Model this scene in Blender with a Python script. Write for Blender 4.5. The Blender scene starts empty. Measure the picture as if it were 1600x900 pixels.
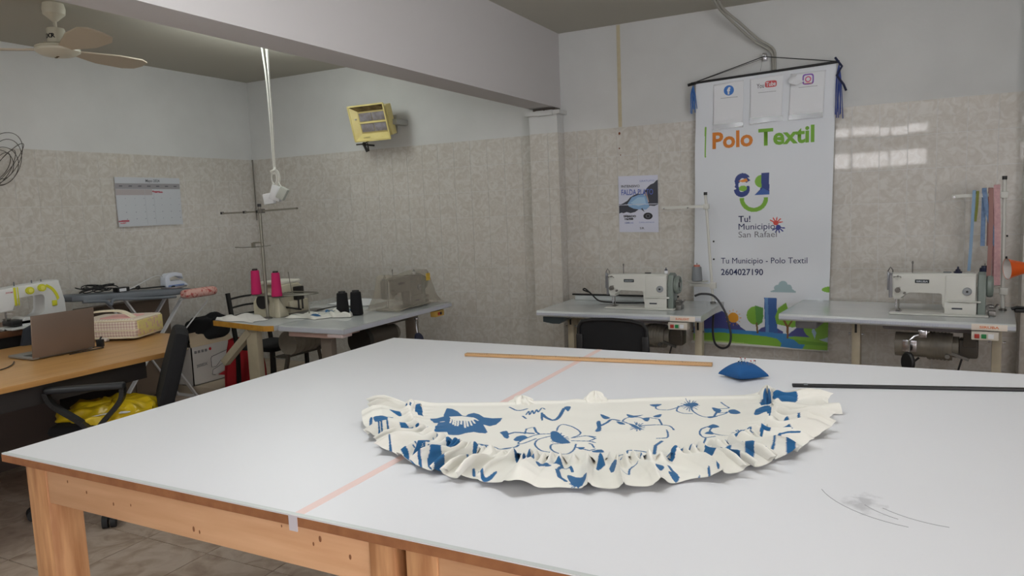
import bpy, bmesh, math, random
import numpy as np
from mathutils import Vector, Matrix, Euler
random.seed(7); rng = np.random.RandomState(5)
SC = bpy.context.scene
COL = SC.collection
PI = math.pi

# ------------------------------------------------------------------ camera
cam_d = bpy.data.cameras.new('camera'); cam = bpy.data.objects.new('camera', cam_d); COL.objects.link(cam)
cam_d.sensor_width = 36.0; cam_d.lens = 1135.0 / 1600.0 * 36.0; cam_d.clip_start = 0.05
_f = 1135.0
_x = -Vector((-1400 - 800, 411 - 450, _f)).normalized()
_y = Vector((1388 - 800, 300 - 450, _f)).normalized()
_y = (_y - _x * _x.dot(_y)).normalized()
_z = _x.cross(_y)
if _z[1] > 0: _z = -_z
# columns: camera right, up, backwards expressed in the room's axes
cam.matrix_world = Matrix(((_x[0], -_x[1], -_x[2], 0), (_y[0], -_y[1], -_y[2], 0), (_z[0], -_z[1], -_z[2], 1.48), (0, 0, 0, 1)))
SC.camera = cam

# ------------------------------------------------------------------ world, lights, exposure
SC.view_settings.view_transform = 'Standard'; SC.view_settings.look = 'None'
SC.view_settings.exposure = 0.0; SC.view_settings.gamma = 1.0
SC.view_settings.use_curve_mapping = False
w = bpy.data.worlds.new('daylight'); SC.world = w; w.use_nodes = True
w.node_tree.nodes['Background'].inputs[0].default_value = (1.0, 0.965, 0.975, 1)
w.node_tree.nodes['Background'].inputs[1].default_value = 6.0

def lamp(name, loc, power, color):
    l = bpy.data.lights.new(name, 'POINT'); l.energy = power; l.color = color; l.shadow_soft_size = 0.06
    o = bpy.data.objects.new(name, l); COL.objects.link(o); o.location = loc
    return o
def panel(name, loc, size, power, color):
    l = bpy.data.lights.new(name, 'AREA'); l.shape = 'RECTANGLE'; l.size, l.size_y = size; l.energy = power; l.color = color
    o = bpy.data.objects.new(name, l); COL.objects.link(o); o.location = loc
# fluorescent fittings on the ceiling, the second added to brighten the right wall: (x, y, turned, watts all round, watts straight down, colour)
LAMPS = [(-1.0, 1.5, 0, 8, 11.5, (0.955, 0.985, 1.0)), (0.1, 3.1, 0, 15, 1.5, (0.96, 0.985, 1.0)), (-1.7, -1.7, 0, 11, 16, (0.96, 0.985, 1.0)),
         (-3.9, 3.9, 1, 13, 2, (0.94, 1.0, 0.95)), (-4.0, 0.6, 0, 8, 17, (0.96, 1.0, 0.94))]
for lx, ly, lt, lw, la, lc in LAMPS:
    for k in (-.4, 0, .4):
        lamp('tube_light', (lx + (0 if lt else k), ly + (k if lt else 0), 2.60), lw / 3, lc)
    panel('tube_light', (lx, ly, 2.66), (.12, 1.15) if lt else (1.15, .12), la, lc)

# ------------------------------------------------------------------ helpers
def lin(c):
    return tuple(((v / 255.0) / 12.92 if v / 255.0 <= 0.04045 else ((v / 255.0 + 0.055) / 1.055) ** 2.4) for v in c)
_m = {}
def mat(name, rgb, rough=0.5, metal=0.0, bump=0.0, bscale=60.0, rgb2=None, cscale=12.0, alpha=1.0, spec=0.5, emit=None, trans=0.0, coat=0.0, stretch=None, clow=0.35, chigh=0.7):
    if name in _m: return _m[name]
    m = bpy.data.materials.new(name); m.use_nodes = True; nt = m.node_tree; b = nt.nodes['Principled BSDF']
    c = lin(rgb) + (1,)
    b.inputs['Base Color'].default_value = c; b.inputs['Roughness'].default_value = rough
    b.inputs['Metallic'].default_value = metal; b.inputs['Alpha'].default_value = alpha
    b.inputs['Specular IOR Level'].default_value = spec; b.inputs['Transmission Weight'].default_value = trans
    b.inputs['Coat Weight'].default_value = coat
    if emit:
        b.inputs['Emission Color'].default_value = lin(rgb) + (1,); b.inputs['Emission Strength'].default_value = emit
    if rgb2 or bump:
        g = nt.nodes.new('ShaderNodeNewGeometry'); mp = nt.nodes.new('ShaderNodeMapping')
        nt.links.new(g.outputs['Position'], mp.inputs[0])
        if stretch: mp.inputs['Scale'].default_value = stretch
    if rgb2:
        n = nt.nodes.new('ShaderNodeTexNoise'); n.inputs['Scale'].default_value = cscale; n.inputs['Detail'].default_value = 6
        nt.links.new(mp.outputs[0], n.inputs['Vector'])
        r = nt.nodes.new('ShaderNodeValToRGB'); r.color_ramp.elements[0].position = clow; r.color_ramp.elements[1].position = chigh
        r.color_ramp.elements[0].color = c; r.color_ramp.elements[1].color = lin(rgb2) + (1,)
        nt.links.new(n.outputs['Fac'], r.inputs[0]); nt.links.new(r.outputs[0], b.inputs['Base Color'])
    if bump:
        n = nt.nodes.new('ShaderNodeTexNoise'); n.inputs['Scale'].default_value = bscale; n.inputs['Detail'].default_value = 4
        nt.links.new(mp.outputs[0], n.inputs['Vector'])
        bm = nt.nodes.new('ShaderNodeBump'); bm.inputs['Strength'].default_value = bump; bm.inputs['Distance'].default_value = 0.01
        nt.links.new(n.outputs['Fac'], bm.inputs['Height']); nt.links.new(bm.outputs[0], b.inputs['Normal'])
    _m[name] = m
    return m

class MB:
    """collects simple solids into one mesh"""
    def __init__(s): s.bm = bmesh.new()
    def _x(s, vs, M):
        if M is not None: bmesh.ops.transform(s.bm, matrix=M, verts=vs)
    def box(s, x0, x1, y0, y1, z0, z1, bev=0.0, M=None, seg=2):
        vs = bmesh.ops.create_cube(s.bm, size=1)['verts']
        bmesh.ops.scale(s.bm, vec=(x1 - x0, y1 - y0, z1 - z0), verts=vs)
        bmesh.ops.translate(s.bm, vec=((x0 + x1) / 2, (y0 + y1) / 2, (z0 + z1) / 2), verts=vs)
        if bev:
            es = list({e for v in vs for e in v.link_edges})
            r = bmesh.ops.bevel(s.bm, geom=es, offset=bev, segments=seg, affect='EDGES', profile=0.5)
            vs = list({v for f in r['faces'] for v in f.verts} | {v for v in vs if v.is_valid})
        s._x(vs, M); return s
    def bar(s, p0, p1, w, h, up=(0, 0, 1), bev=0.0):
        p0, p1 = Vector(p0), Vector(p1); d = p1 - p0; L = d.length; d.normalize()
        u = Vector(up)
        if abs(d.dot(u)) > 0.95: u = Vector((1, 0, 0))
        sx = d.cross(u).normalized(); uz = sx.cross(d)
        M = Matrix(((d.x, sx.x, uz.x, p0.x), (d.y, sx.y, uz.y, p0.y), (d.z, sx.z, uz.z, p0.z), (0, 0, 0, 1)))
        return s.box(0, L, -w / 2, w / 2, -h / 2, h / 2, bev, M)
    def cyl(s, p0, p1, r0, r1=None, seg=20, cap=True):
        if r1 is None: r1 = r0
        p0, p1 = Vector(p0), Vector(p1); d = p1 - p0
        q = Vector((0, 0, 1)).rotation_difference(d.normalized()).to_matrix().to_4x4()
        vs = bmesh.ops.create_cone(s.bm, cap_ends=cap, segments=seg, radius1=r0, radius2=max(r1, 1e-4), depth=d.length)['verts']
        s._x(vs, Matrix.Translation((p0 + p1) / 2) @ q); return s
    def ball(s, c, r, sc=(1, 1, 1), M=None, seg=16):
        vs = bmesh.ops.create_uvsphere(s.bm, u_segments=seg, v_segments=max(6, seg // 2), radius=r)['verts']
        bmesh.ops.scale(s.bm, vec=sc, verts=vs); s._x(vs, M); bmesh.ops.translate(s.bm, vec=c, verts=vs); return s
    def tube(s, pts, r, seg=8, closed=False):
        pts = [Vector(p) for p in pts]; n = len(pts); rings = []
        prev = None
        for i, p in enumerate(pts):
            a = pts[i - 1] if (i > 0 or closed) else p
            b = pts[(i + 1) % n] if (i < n - 1 or closed) else p
            t = (b - a).normalized()
            if prev is None:
                u = t.orthogonal().normalized()
            else:
                u = (prev - t * prev.dot(t)).normalized()
            prev = u; v = t.cross(u)
            rings.append([s.bm.verts.new(p + (u * math.cos(k * 2 * PI / seg) + v * math.sin(k * 2 * PI / seg)) * r) for k in range(seg)])
        for i in range(n if closed else n - 1):
            A, B = rings[i], rings[(i + 1) % n]
            for k in range(seg): s.bm.faces.new((A[k], A[(k + 1) % seg], B[(k + 1) % seg], B[k]))
        if not closed:
            s.bm.faces.new(rings[0][::-1]); s.bm.faces.new(rings[-1])
        return s
    def prism(s, poly, a, b, axis='z', bev=0.0, M=None):
        """poly in the two other axes; extruded from a to b along axis"""
        def P(u, v, w): return {'z': (u, v, w), 'y': (u, w, v), 'x': (w, u, v)}[axis]
        A = [s.bm.verts.new(P(u, v, a)) for u, v in poly]; B = [s.bm.verts.new(P(u, v, b)) for u, v in poly]
        n = len(poly); fs = [s.bm.faces.new(A), s.bm.faces.new(B[::-1])]
        for i in range(n): fs.append(s.bm.faces.new((A[i], B[i], B[(i + 1) % n], A[(i + 1) % n])))
        vs = A + B
        if bev:
            es = list({e for f in fs[:2] for e in f.edges})
            r = bmesh.ops.bevel(s.bm, geom=es, offset=bev, segments=3, affect='EDGES', profile=0.5)
            vs = list({v for f in r['faces'] for v in f.verts} | {v for v in vs if v.is_valid})
        s._x(vs, M); return s
    def lathe(s, prof, c=(0, 0, 0), seg=24, M=None):
        """prof: list of (r, z)"""
        rings = []; allv = []
        for r, z in prof:
            ring = [s.bm.verts.new((max(r, 1e-4) * math.cos(k * 2 * PI / seg), max(r, 1e-4) * math.sin(k * 2 * PI / seg), z)) for k in range(seg)]
            rings.append(ring); allv += ring
        for A, B in zip(rings, rings[1:]):
            for k in range(seg): s.bm.faces.new((A[k], A[(k + 1) % seg], B[(k + 1) % seg], B[k]))
        s._x(allv, M); bmesh.ops.translate(s.bm, vec=c, verts=allv); return s
    def strip(s, pts, width_vec, th):
        """flat band along pts, of width vector and thickness along its normal"""
        wv = Vector(width_vec); pts = [Vector(p) for p in pts]; R_ = []
        for i, p in enumerate(pts):
            t = (pts[min(i + 1, len(pts) - 1)] - pts[max(i - 1, 0)]).normalized(); nn = t.cross(wv).normalized() * th / 2
            R_.append([s.bm.verts.new(q) for q in (p - wv / 2 - nn, p + wv / 2 - nn, p + wv / 2 + nn, p - wv / 2 + nn)])
        for A, B in zip(R_, R_[1:]):
            for k in range(4): s.bm.faces.new((A[k], A[(k + 1) % 4], B[(k + 1) % 4], B[k]))
        s.bm.faces.new(R_[0]); s.bm.faces.new(R_[-1][::-1]); return s
    def build(s, name, m, parent=None, smooth=30, label=None, loc=None, rot=None, mods=None, kind=None):
        bmesh.ops.recalc_face_normals(s.bm, faces=s.bm.faces)
        me = bpy.data.meshes.new(name); s.bm.to_mesh(me); s.bm.free()
        me.materials.append(m)
        if smooth:
            for p in me.polygons: p.use_smooth = True
            me.set_sharp_from_angle(angle=math.radians(smooth))
        o = bpy.data.objects.new(name, me); COL.objects.link(o)
        if parent: o.parent = parent
        if label: o['label'] = label
        if kind: o['kind'] = kind
        if loc: o.location = loc
        if rot: o.rotation_euler = rot
        for mname, kw in (mods or []):
            md = o.modifiers.new(mname, mname)
            for k, v in kw.items(): setattr(md, k, v)
        return o

def thing(name, label, cat, loc=(0, 0, 0), rotz=0.0, group=None, rot=None):
    o = bpy.data.objects.new(name, None); COL.objects.link(o); o.empty_display_size = 0.05
    o.location = loc; o.rotation_euler = rot if rot else (0, 0, rotz); o['label'] = label; o['category'] = cat
    if group: o['group'] = group
    return o
def tag(o, label, cat, group=None):
    o['label'] = label; o['category'] = cat
    if group: o['group'] = group
    return o
def struct(o): o['kind'] = 'structure'; return o

def text(s, name, m, parent, org, ux, uy, height, width=None, bold=0.0, depth=0.0006, follow=None, label=None, align='L'):
    """lettering whose capitals are `height` tall, starting at org, running along ux, upright along uy"""
    cu = bpy.data.curves.new(name, 'FONT'); cu.body = s; cu.size = 1.0; cu.extrude = 0.0; cu.offset = bold; cu.resolution_u = 3
    t = bpy.data.objects.new(name, cu); COL.objects.link(t)
    dg = bpy.context.evaluated_depsgraph_get(); me = bpy.data.meshes.new_from_object(t.evaluated_get(dg))
    bpy.data.objects.remove(t); bpy.data.curves.remove(cu)
    n = len(me.vertices)
    if n == 0: return None
    co = np.empty(n * 3, dtype=np.float32); me.vertices.foreach_get('co', co); co = co.reshape(-1, 3)
    sy = height / 0.70; x0, x1 = co[:, 0].min(), co[:, 0].max()
    sx = sy if width is None else width / (x1 - x0)
    ux = Vector(ux).normalized(); uy = Vector(uy).normalized(); nn = ux.cross(uy)
    X = (co[:, 0] - x0) * sx; Y = co[:, 1] * sy
    if align == 'C': X = X - (x1 - x0) * sx / 2
    P = np.array(org)[None] + X[:, None] * np.array(ux)[None] + Y[:, None] * np.array(uy)[None] + np.array(nn)[None] * depth
    if follow: P[:, 1] = follow(P[:, 0], P[:, 2]) - depth
    me.vertices.foreach_set('co', P.astype(np.float32).ravel()); me.materials.clear(); me.materials.append(m)
    o = bpy.data.objects.new(name, me); COL.objects.link(o); o.parent = parent
    if label: o['label'] = label
    return o

class Paint:
    """flat print: colours the vertices of a fine mesh from polygons and lines in its own plane"""
    def __init__(s, P, base): s.P = P; s.C = np.tile(np.array(lin(base) + (1,), dtype=np.float32), (len(P), 1))
    def _bb(s, q, e):
        P = s.P; return np.nonzero((P[:, 0] > q[:, 0].min() - e) & (P[:, 0] < q[:, 0].max() + e) & (P[:, 1] > q[:, 1].min() - e) & (P[:, 1] < q[:, 1].max() + e))[0]
    def poly(s, pts, rgb):
        q = np.array(pts, float); i = s._bb(q, 0); X, Y = s.P[i, 0], s.P[i, 1]; ins = np.zeros(len(i), bool); n = len(q)
        for k in range(n):
            x0, y0 = q[k]; x1, y1 = q[(k + 1) % n]
            if y0 == y1: continue
            c = ((y0 > Y) != (y1 > Y)) & (X < (x1 - x0) * (Y - y0) / (y1 - y0) + x0); ins ^= c
        s.C[i[ins], :3] = lin(rgb)
    def line(s, pts, w, rgb):
        q = np.array(pts, float)
        for a, b in zip(q, q[1:]):
            i = s._bb(np.array([a, b]), w); P = s.P[i]; d = b - a; L = max(d @ d, 1e-12)
            t = np.clip(((P - a) @ d) / L, 0, 1); D = np.linalg.norm(P - a - t[:, None] * d, axis=1)
            s.C[i[D < w / 2], :3] = lin(rgb)
    def disc(s, c, r, rgb, r0=0, sc=(1, 1)):
        D = np.hypot((s.P[:, 0] - c[0]) / sc[0], (s.P[:, 1] - c[1]) / sc[1]); s.C[(D < r) & (D >= r0), :3] = lin(rgb)

def grid_mesh(name, V, nu, nv, colors, m, parent=None, label=None, smooth=True):
    """V: (nu*nv,3) vertices, row-major in nu"""
    me = bpy.data.meshes.new(name)
    i, j = np.meshgrid(np.arange(nu - 1), np.arange(nv - 1), indexing='ij'); a = (i * nv + j).ravel()
    F = np.stack([a, a + nv, a + nv + 1, a + 1], 1).astype(np.int32)
    me.vertices.add(len(V)); me.vertices.foreach_set('co', V.astype(np.float32).ravel())
    me.loops.add(F.size); me.loops.foreach_set('vertex_index', F.ravel())
    me.polygons.add(len(F)); me.polygons.foreach_set('loop_start', np.arange(0, F.size, 4, dtype=np.int32))
    me.polygons.foreach_set('use_smooth', np.full(len(F), smooth))
    me.update(calc_edges=True)
    if colors is not None:
        ca = me.color_attributes.new('print', 'FLOAT_COLOR', 'POINT'); ca.data.foreach_set('color', colors.astype(np.float32).ravel())
    me.materials.append(m); o = bpy.data.objects.new(name, me); COL.objects.link(o)
    if parent: o.parent = parent
    if label: o['label'] = label
    return o
def print_mat(name, rough=0.6, weave=0.0, wscale=900, sheen=0.0):
    m = bpy.data.materials.new(name); m.use_nodes = True; nt = m.node_tree; b = nt.nodes['Principled BSDF']
    a = nt.nodes.new('ShaderNodeAttribute'); a.attribute_name = 'print'; nt.links.new(a.outputs['Color'], b.inputs['Base Color'])
    b.inputs['Roughness'].default_value = rough; b.inputs['Sheen Weight'].default_value = sheen
    if weave:
        n = nt.nodes.new('ShaderNodeTexNoise'); n.inputs['Scale'].default_value = wscale
        g = nt.nodes.new('ShaderNodeNewGeometry'); nt.links.new(g.outputs['Position'], n.inputs['Vector'])
        bm = nt.nodes.new('ShaderNodeBump'); bm.inputs['Strength'].default_value = weave; bm.inputs['Distance'].default_value = 0.002
        nt.links.new(n.outputs['Fac'], bm.inputs['Height']); nt.links.new(bm.outputs[0], b.inputs['Normal'])
    return m

# ------------------------------------------------------------------ materials
plaster = mat('plaster', (206, 207, 206), 0.85, bump=0.12, bscale=25, rgb2=(200, 201, 200), cscale=3)
ceil_m = mat('ceiling_paint', (180, 177, 166), 0.9, bump=0.05, bscale=20)
beam_m = mat('beam_paint', (194, 191, 191), 0.85, bump=0.06, bscale=18)
grout = mat('grout', (205, 198, 188), 0.9)
def tile_mat(name, a, b, c, rough, sc):
    m = bpy.data.materials.new(name); m.use_nodes = True; nt = m.node_tree; p = nt.nodes['Principled BSDF']
    g = nt.nodes.new('ShaderNodeNewGeometry'); oi = nt.nodes.new('ShaderNodeObjectInfo')
    ad = nt.nodes.new('ShaderNodeVectorMath'); ad.operation = 'MULTIPLY_ADD'
    cb = nt.nodes.new('ShaderNodeCombineXYZ')
    nt.links.new(oi.outputs['Random'], cb.inputs[0]); nt.links.new(oi.outputs['Random'], cb.inputs[2])
    nt.links.new(cb.outputs[0], ad.inputs[0]); ad.inputs[1].default_value = (9, 9, 9); nt.links.new(g.outputs['Position'], ad.inputs[2])
    n1 = nt.nodes.new('ShaderNodeTexNoise'); n1.inputs['Scale'].default_value = sc; n1.inputs['Detail'].default_value = 7; n1.inputs['Distortion'].default_value = 1.6
    nt.links.new(ad.outputs[0], n1.inputs['Vector'])
    r = nt.nodes.new('ShaderNodeValToRGB'); e = r.color_ramp.elements; e[0].position = 0.3; e[0].color = lin(a) + (1,); e[1].position = 0.62; e[1].color = lin(c) + (1,)
    x = r.color_ramp.elements.new(0.47); x.color = lin(b) + (1,)
    nt.links.new(n1.outputs['Fac'], r.inputs[0]); nt.links.new(r.outputs[0], p.inputs['Base Color'])
    p.inputs['Roughness'].default_value = rough
    n2 = nt.nodes.new('ShaderNodeTexNoise'); n2.inputs['Scale'].default_value = sc * 0.9; n2.inputs['Detail'].default_value = 5; n2.inputs['Distortion'].default_value = 2.5
    nt.links.new(ad.outputs[0], n2.inputs['Vector'])
    p.inputs['Coat Weight'].default_value = 0.8 if rough < .3 else 0.0; p.inputs['Coat Roughness'].default_value = 0.035; p.inputs['Coat IOR'].default_value = 1.6
    bm = nt.nodes.new('ShaderNodeBump'); bm.inputs['Strength'].default_value = 0.2; bm.inputs['Distance'].default_value = 0.006
    nt.links.new(n2.outputs['Fac'], bm.inputs['Height']); nt.links.new(bm.outputs[0], p.inputs['Normal'])
    return m
wall_tile = tile_mat('wall_tile_glaze', (186, 180, 171), (194, 189, 181), (204, 201, 195), 0.28, 17)
floor_tile_m = tile_mat('floor_tile_glaze', (146, 126, 110), (168, 150, 134), (184, 168, 154), 0.35, 7)
white_metal = mat('white_enamel', (204, 204, 198), 0.3, bump=0.02)
cream_metal = mat('cream_enamel', (186, 176, 152), 0.4, rgb2=(170, 160, 138), cscale=8)
chrome = mat('chrome', (200, 200, 205), 0.18, 1.0)
steel = mat('dull_steel', (130, 128, 125), 0.4, 0.9)
black_plastic = mat('black_plastic', (22, 22, 24), 0.45)
black_fabric = mat('black_fabric', (20, 20, 23), 0.95, bump=0.3, bscale=500)
dark_rubber = mat('dark_rubber', (28, 28, 30), 0.7)
navy_plastic = mat('navy_plastic', (28, 34, 62), 0.4)
grey_green = mat('grey_green_plastic', (118, 128, 122), 0.3)
grey_plastic = mat('grey_plastic', (112, 116, 120), 0.35)
formica = mat('formica_white', (196, 200, 200), 0.13, rgb2=(188, 193, 194), cscale=5)
edge_grey = mat('table_edging', (186, 190, 200), 0.35)
motor_m = mat('motor_casing', (126, 120, 108), 0.4, rgb2=(108, 102, 94), cscale=15)
motor_dark = mat('motor_dark_casing', (66, 60, 52), 0.5)
red_p = mat('red_button', (170, 50, 40), 0.4); green_p = mat('green_button', (30, 130, 70), 0.4)
paper = mat('paper', (226, 228, 232), 0.75, bump=0.03)
ink = mat('navy_ink', (38, 48, 92), 0.7); grey_ink = mat('grey_ink', (120, 120, 128), 0.7); black_ink = mat('black_ink', (30, 30, 36), 0.7)
orange_ink = mat('orange_ink', (214, 128, 44), 0.6); green_ink = mat('green_ink', (118, 172, 52), 0.6); red_ink = mat('red_ink', (196, 58, 62), 0.6)
# ------------------------------------------------------------------ the room
XL, XR, YF, YB, ZC = -5.48, 2.4, -3.0, 5.2, 2.76
BX0, BX1, BZ = -2.43, -2.225, 2.21
floor = struct(MB().box(XL - .1, XR + .1, YF - .1, YB + .1, -.12, -.006).build('floor', mat('floor_grout', (92, 80, 72), 0.9)))
struct(MB().box(XL - .1, XR + .1, YF - .1, YB + .1, ZC, ZC + .1).build('ceiling', ceil_m))
wall_back = struct(MB().box(XL - .1, XR + .1, YB, YB + .12, 0, ZC).build('wall_back', plaster))
wall_left = struct(MB().box(XL - .12, XL, YF, YB, 0, ZC).build('wall_left', plaster))
DY0, DY1, DZ = -2.6, 0.9, 2.25
wall_right = struct(MB().box(XR, XR + .12, YF, DY0, 0, ZC).box(XR, XR + .12, DY1, YB, 0, ZC).box(XR, XR + .12, DY0, DY1, DZ, ZC).build('wall_right', plaster))
# added doorway frame, unseen behind the viewer on the right, lets in fill daylight
dm = mat('added_door_paint', (180, 176, 168), 0.5)
m = MB(); ym = (DY0 + DY1) / 2
for y in (DY0, ym - .05, ym, DY1 - .05): m.box(XR + .03, XR + .08, y, y + .05, 0, DZ)
for z in (.0, .9, DZ - .05): m.box(XR + .03, XR + .08, DY0, DY1, z, z + .05)
struct(m.build('added_door_1', dm))
# wall behind the camera with a high barred window
WX0, WX1, WZ0, WZ1 = -1.7, 0.57, 1.87, 2.57
m = MB(); m.box(XL - .1, WX0, YF - .12, YF, 0, ZC).box(WX1, XR + .1, YF - .12, YF, 0, ZC).box(WX0, WX1, YF - .12, YF, 0, WZ0).box(WX0, WX1, YF - .12, YF, WZ1, ZC)
struct(m.build('wall_front', plaster))
m = MB(); m.box(WX0, WX1, YF - .08, YF - .03, WZ0, WZ0 + .03).box(WX0, WX1, YF - .08, YF - .03, WZ1 - .03, WZ1).box(WX0, WX0 + .03, YF - .08, YF - .03, WZ0, WZ1).box(WX1 - .03, WX1, YF - .08, YF - .03, WZ0, WZ1).box(WX0, WX1, YF - .09, YF - .02, 2.14, 2.41)
win = struct(m.build('window_1', mat('window_paint', (120, 112, 104), 0.5)))
for k in range(1, 4):
    xx = WX0 + (WX1 - WX0) * k / 4
    MB().box(xx - .015, xx + .015, YF - .075, YF - .035, WZ0 + .03, 2.14).box(xx - .015, xx + .015, YF - .075, YF - .035, 2.41, WZ1 - .03).build('window_bar', mat('window_paint', (120, 112, 104), 0.5), win)
# dado tiles
TP, TH, TT = 0.157, 0.207, 2.03
def tile_mesh(name, lx, lz, t, m_, g=0.0026):
    b = MB().box(-lx / 2 + g / 2, lx / 2 - g / 2, -t, 0, -lz / 2 + g / 2, lz / 2 - g / 2)
    o = b.build(name, m_, smooth=0); me = o.data; bpy.data.objects.remove(o); return me
t_full = tile_mesh('tile', TP, TH, .0018, wall_tile)
def lay(parent, me, x, y, z, rz=0.0):
    o = bpy.data.objects.new('tile', me); COL.objects.link(o); o.parent = parent; o.location = (x, y, z); o.rotation_euler = (random.uniform(-.0011, .0011), 0, rz + random.uniform(-.0011, .0011))
rest = MB(); cnt = 0
nx0 = int((0.572 - XL) / TP)
for i in range(-nx0 - 1, 12):
    x0 = 0.572 + i * TP
    for r in range(10):
        z1 = TT - r * TH; z0 = max(z1 - TH, 0)
        cx = x0 + TP / 2
        if cx > XR - .08 or x0 + TP < XL + .004: continue
        if x0 < XL: rest.box(XL + .001, x0 + TP - .00125, YB - .0018, YB, z0 + .00125, z1 - .00125); continue
        if -2.44 < cx < -2.19: continue
        vis = x0 < 0.75 and r < 8 and not (-1.14 < cx < -0.40 and r < 7)
        if r == 7 and cx < -2.5: vis = False
        if vis and cnt < 300 and z1 - z0 > .9 * TH:
            lay(wall_back, t_full, cx, YB, (z0 + z1) / 2); cnt += 1
        else: rest.box(x0 + .00125, x0 + TP - .00125, YB - .0018, YB, z0 + .00125, z1 - .00125)
rest.build('tile_rest', wall_tile, wall_back, smooth=0, kind='stuff')
rest = MB(); cntl = 0
for i in range(52):
    y1 = YB - .001 - i * TP
    for r in range(10):
        z1 = TT - r * TH; z0 = max(z1 - TH, 0)
        if y1 - TP < YF: continue
        if r < 9 and i < 17 and cntl < 300:
            lay(wall_left, t_full, XL, y1 - TP / 2, (z0 + z1) / 2, -PI / 2 + PI); cntl += 1
        else: rest.box(XL, XL + .0018, y1 - TP + .00125, y1 - .00125, z0 + .00125, z1 - .00125)
rest.build('tile_rest', wall_tile, wall_left, smooth=0, kind='stuff')
# beam and the pier that carries it
struct(MB().box(BX0, BX1, YF, YB, BZ, ZC).build('trim_1', beam_m, label='white plastered ceiling beam running from the pier towards the viewer'))
PX0, PX1, PY = -2.435, -2.205, 5.075
pier = struct(MB().box(PX0, PX1, PY, YB, 0, 2.155).build('wall_pier', plaster))
def pier_tile(x0, x1, z0, z1, side=False):
    me = tile_mesh('tile', x1 - x0, z1 - z0, .003, wall_tile)
    if side: lay(pier, me, PX1, (x0 + x1) / 2 + 0, (z0 + z1) / 2, PI / 2)
    else: lay(pier, me, (x0 + x1) / 2, PY, (z0 + z1) / 2)
for r in range(10):
    z1 = TT - .008 - r * TH; z0 = max(z1 - TH, 0.0)
    pier_tile(PX0, PX0 + .15, z0, z1); pier_tile(PX0 + .15, PX1 + .006, z0, z1)
    pier_tile(PY - .006, YB - .006, z0, z1, True)
m = MB(); m.box(PX0 - .03, PX1 + .03, PY - .022, YB, 2.158, 2.185)
for k in range(9):
    xx = PX0 + random.random() * .24; m.box(xx - .03, xx + .03, PY - .03 + random.random() * .012, YB, 2.150 + random.random() * .01, 2.176 + random.random() * .012)
struct(m.build('trim_2', plaster, pier, label='broken plaster lip under the beam'))
MB().box(PX0 + .02, PX1 - .025, PY + .03, YB, 2.18, 2.212).build('crack_shadow_gap', mat('crack_shade', (92, 86, 80), 0.95), pier)  # dark block in the crack; the gap's shade is put into its colour
# a second pier at the right edge of the view
pier2 = struct(MB().box(0.70, 0.98, 5.08, YB, 0, ZC).build('wall_pier_right', plaster))
for r in range(10):
    z1 = TT - r * TH; z0 = max(z1 - TH, 0.0)
    for a, b in ((0.70, 0.84), (0.84, 0.98)):
        me = tile_mesh('tile', b - a, z1 - z0, .003, wall_tile); lay(pier2, me, (a + b) / 2, 5.08, (z0 + z1) / 2)
    me = tile_mesh('tile', .12, z1 - z0, .003, wall_tile); lay(pier2, me, .70, 5.14, (z0 + z1) / 2, -PI / 2)
# floor tiles
ft = 0.40; m0 = MB().box(-ft / 2 + .002, ft / 2 - .002, -ft / 2 + .002, ft / 2 - .002, -.006, 0).build('tile', floor_tile_m, smooth=0); fme = m0.data; bpy.data.objects.remove(m0)
rest = MB()
for i in range(20):
    for j in range(21):
        x = -2.675 + (i - 7) * ft + ft / 2; y = 1.695 + (j - 12) * ft + ft / 2
        if x - ft / 2 < XL - .01 or x + ft / 2 > XR + .01 or y - ft / 2 < YF - .01 or y + ft / 2 > YB + .01: continue
        if y > 1.0 and x < -1.2:
            o = bpy.data.objects.new('tile', fme); COL.objects.link(o); o.parent = floor; o.location = (x, y, 0)
        else: rest.box(x - ft / 2 + .002, x + ft / 2 - .002, y - ft / 2 + .002, y + ft / 2 - .002, -.006, 0)
rest.build('tile_rest', floor_tile_m, floor, smooth=0, kind='stuff')
# ceiling light fittings
for q, (lx, ly, lt, lw, _la, lc) in enumerate(LAMPS):
    t = thing('ceiling_light', ['white tube light over the cutting table', 'added white tube light brightening the wall by the right-hand sewing table', 'white tube light behind the viewer', 'white tube light beyond the beam by the back wall', 'white tube light in the left bay near the front'][q], 'ceiling light', (lx, ly, ZC), PI / 2 if lt else 0)
    MB().box(-.62, .62, -.05, .05, -.05, 0, .008).build('housing', white_metal, t)
    for yy in (-.025, .025): MB().cyl((-.6, yy, -.072), (.6, yy, -.072), .014).build('tube', mat('lit_tube', (245, 250, 255), 0.5, emit=3.0), t)

# ------------------------------------------------------------------ cutting table
pine = mat('pine', (220, 176, 136), 0.55, rgb2=(206, 158, 118), cscale=2.2, stretch=(1.2, 14, 14), bump=0.04, bscale=40)
pine_v = mat('pine_upright', (210, 160, 114), 0.55, rgb2=(176, 124, 82), cscale=2.6, stretch=(11, 11, 1.3), bump=0.04, bscale=40, clow=.4, chigh=.62)
mdf = mat('board_edge', (156, 104, 66), 0.7, rgb2=(140, 90, 56), cscale=30)
lam = bpy.data.materials.new('white_laminate'); lam.use_nodes = True; nt = lam.node_tree; b = nt.nodes['Principled BSDF']
b.inputs['Roughness'].default_value = 0.38
g = nt.nodes.new('ShaderNodeNewGeometry'); n = nt.nodes.new('ShaderNodeTexNoise'); n.inputs['Scale'].default_value = 1.5; nt.links.new(g.outputs['Position'], n.inputs['Vector'])
r = nt.nodes.new('ShaderNodeValToRGB'); r.color_ramp.elements[0].color = lin((222, 223, 227)) + (1,); r.color_ramp.elements[1].color = lin((228, 229, 233)) + (1,)
nt.links.new(n.outputs['Fac'], r.inputs[0])
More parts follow.
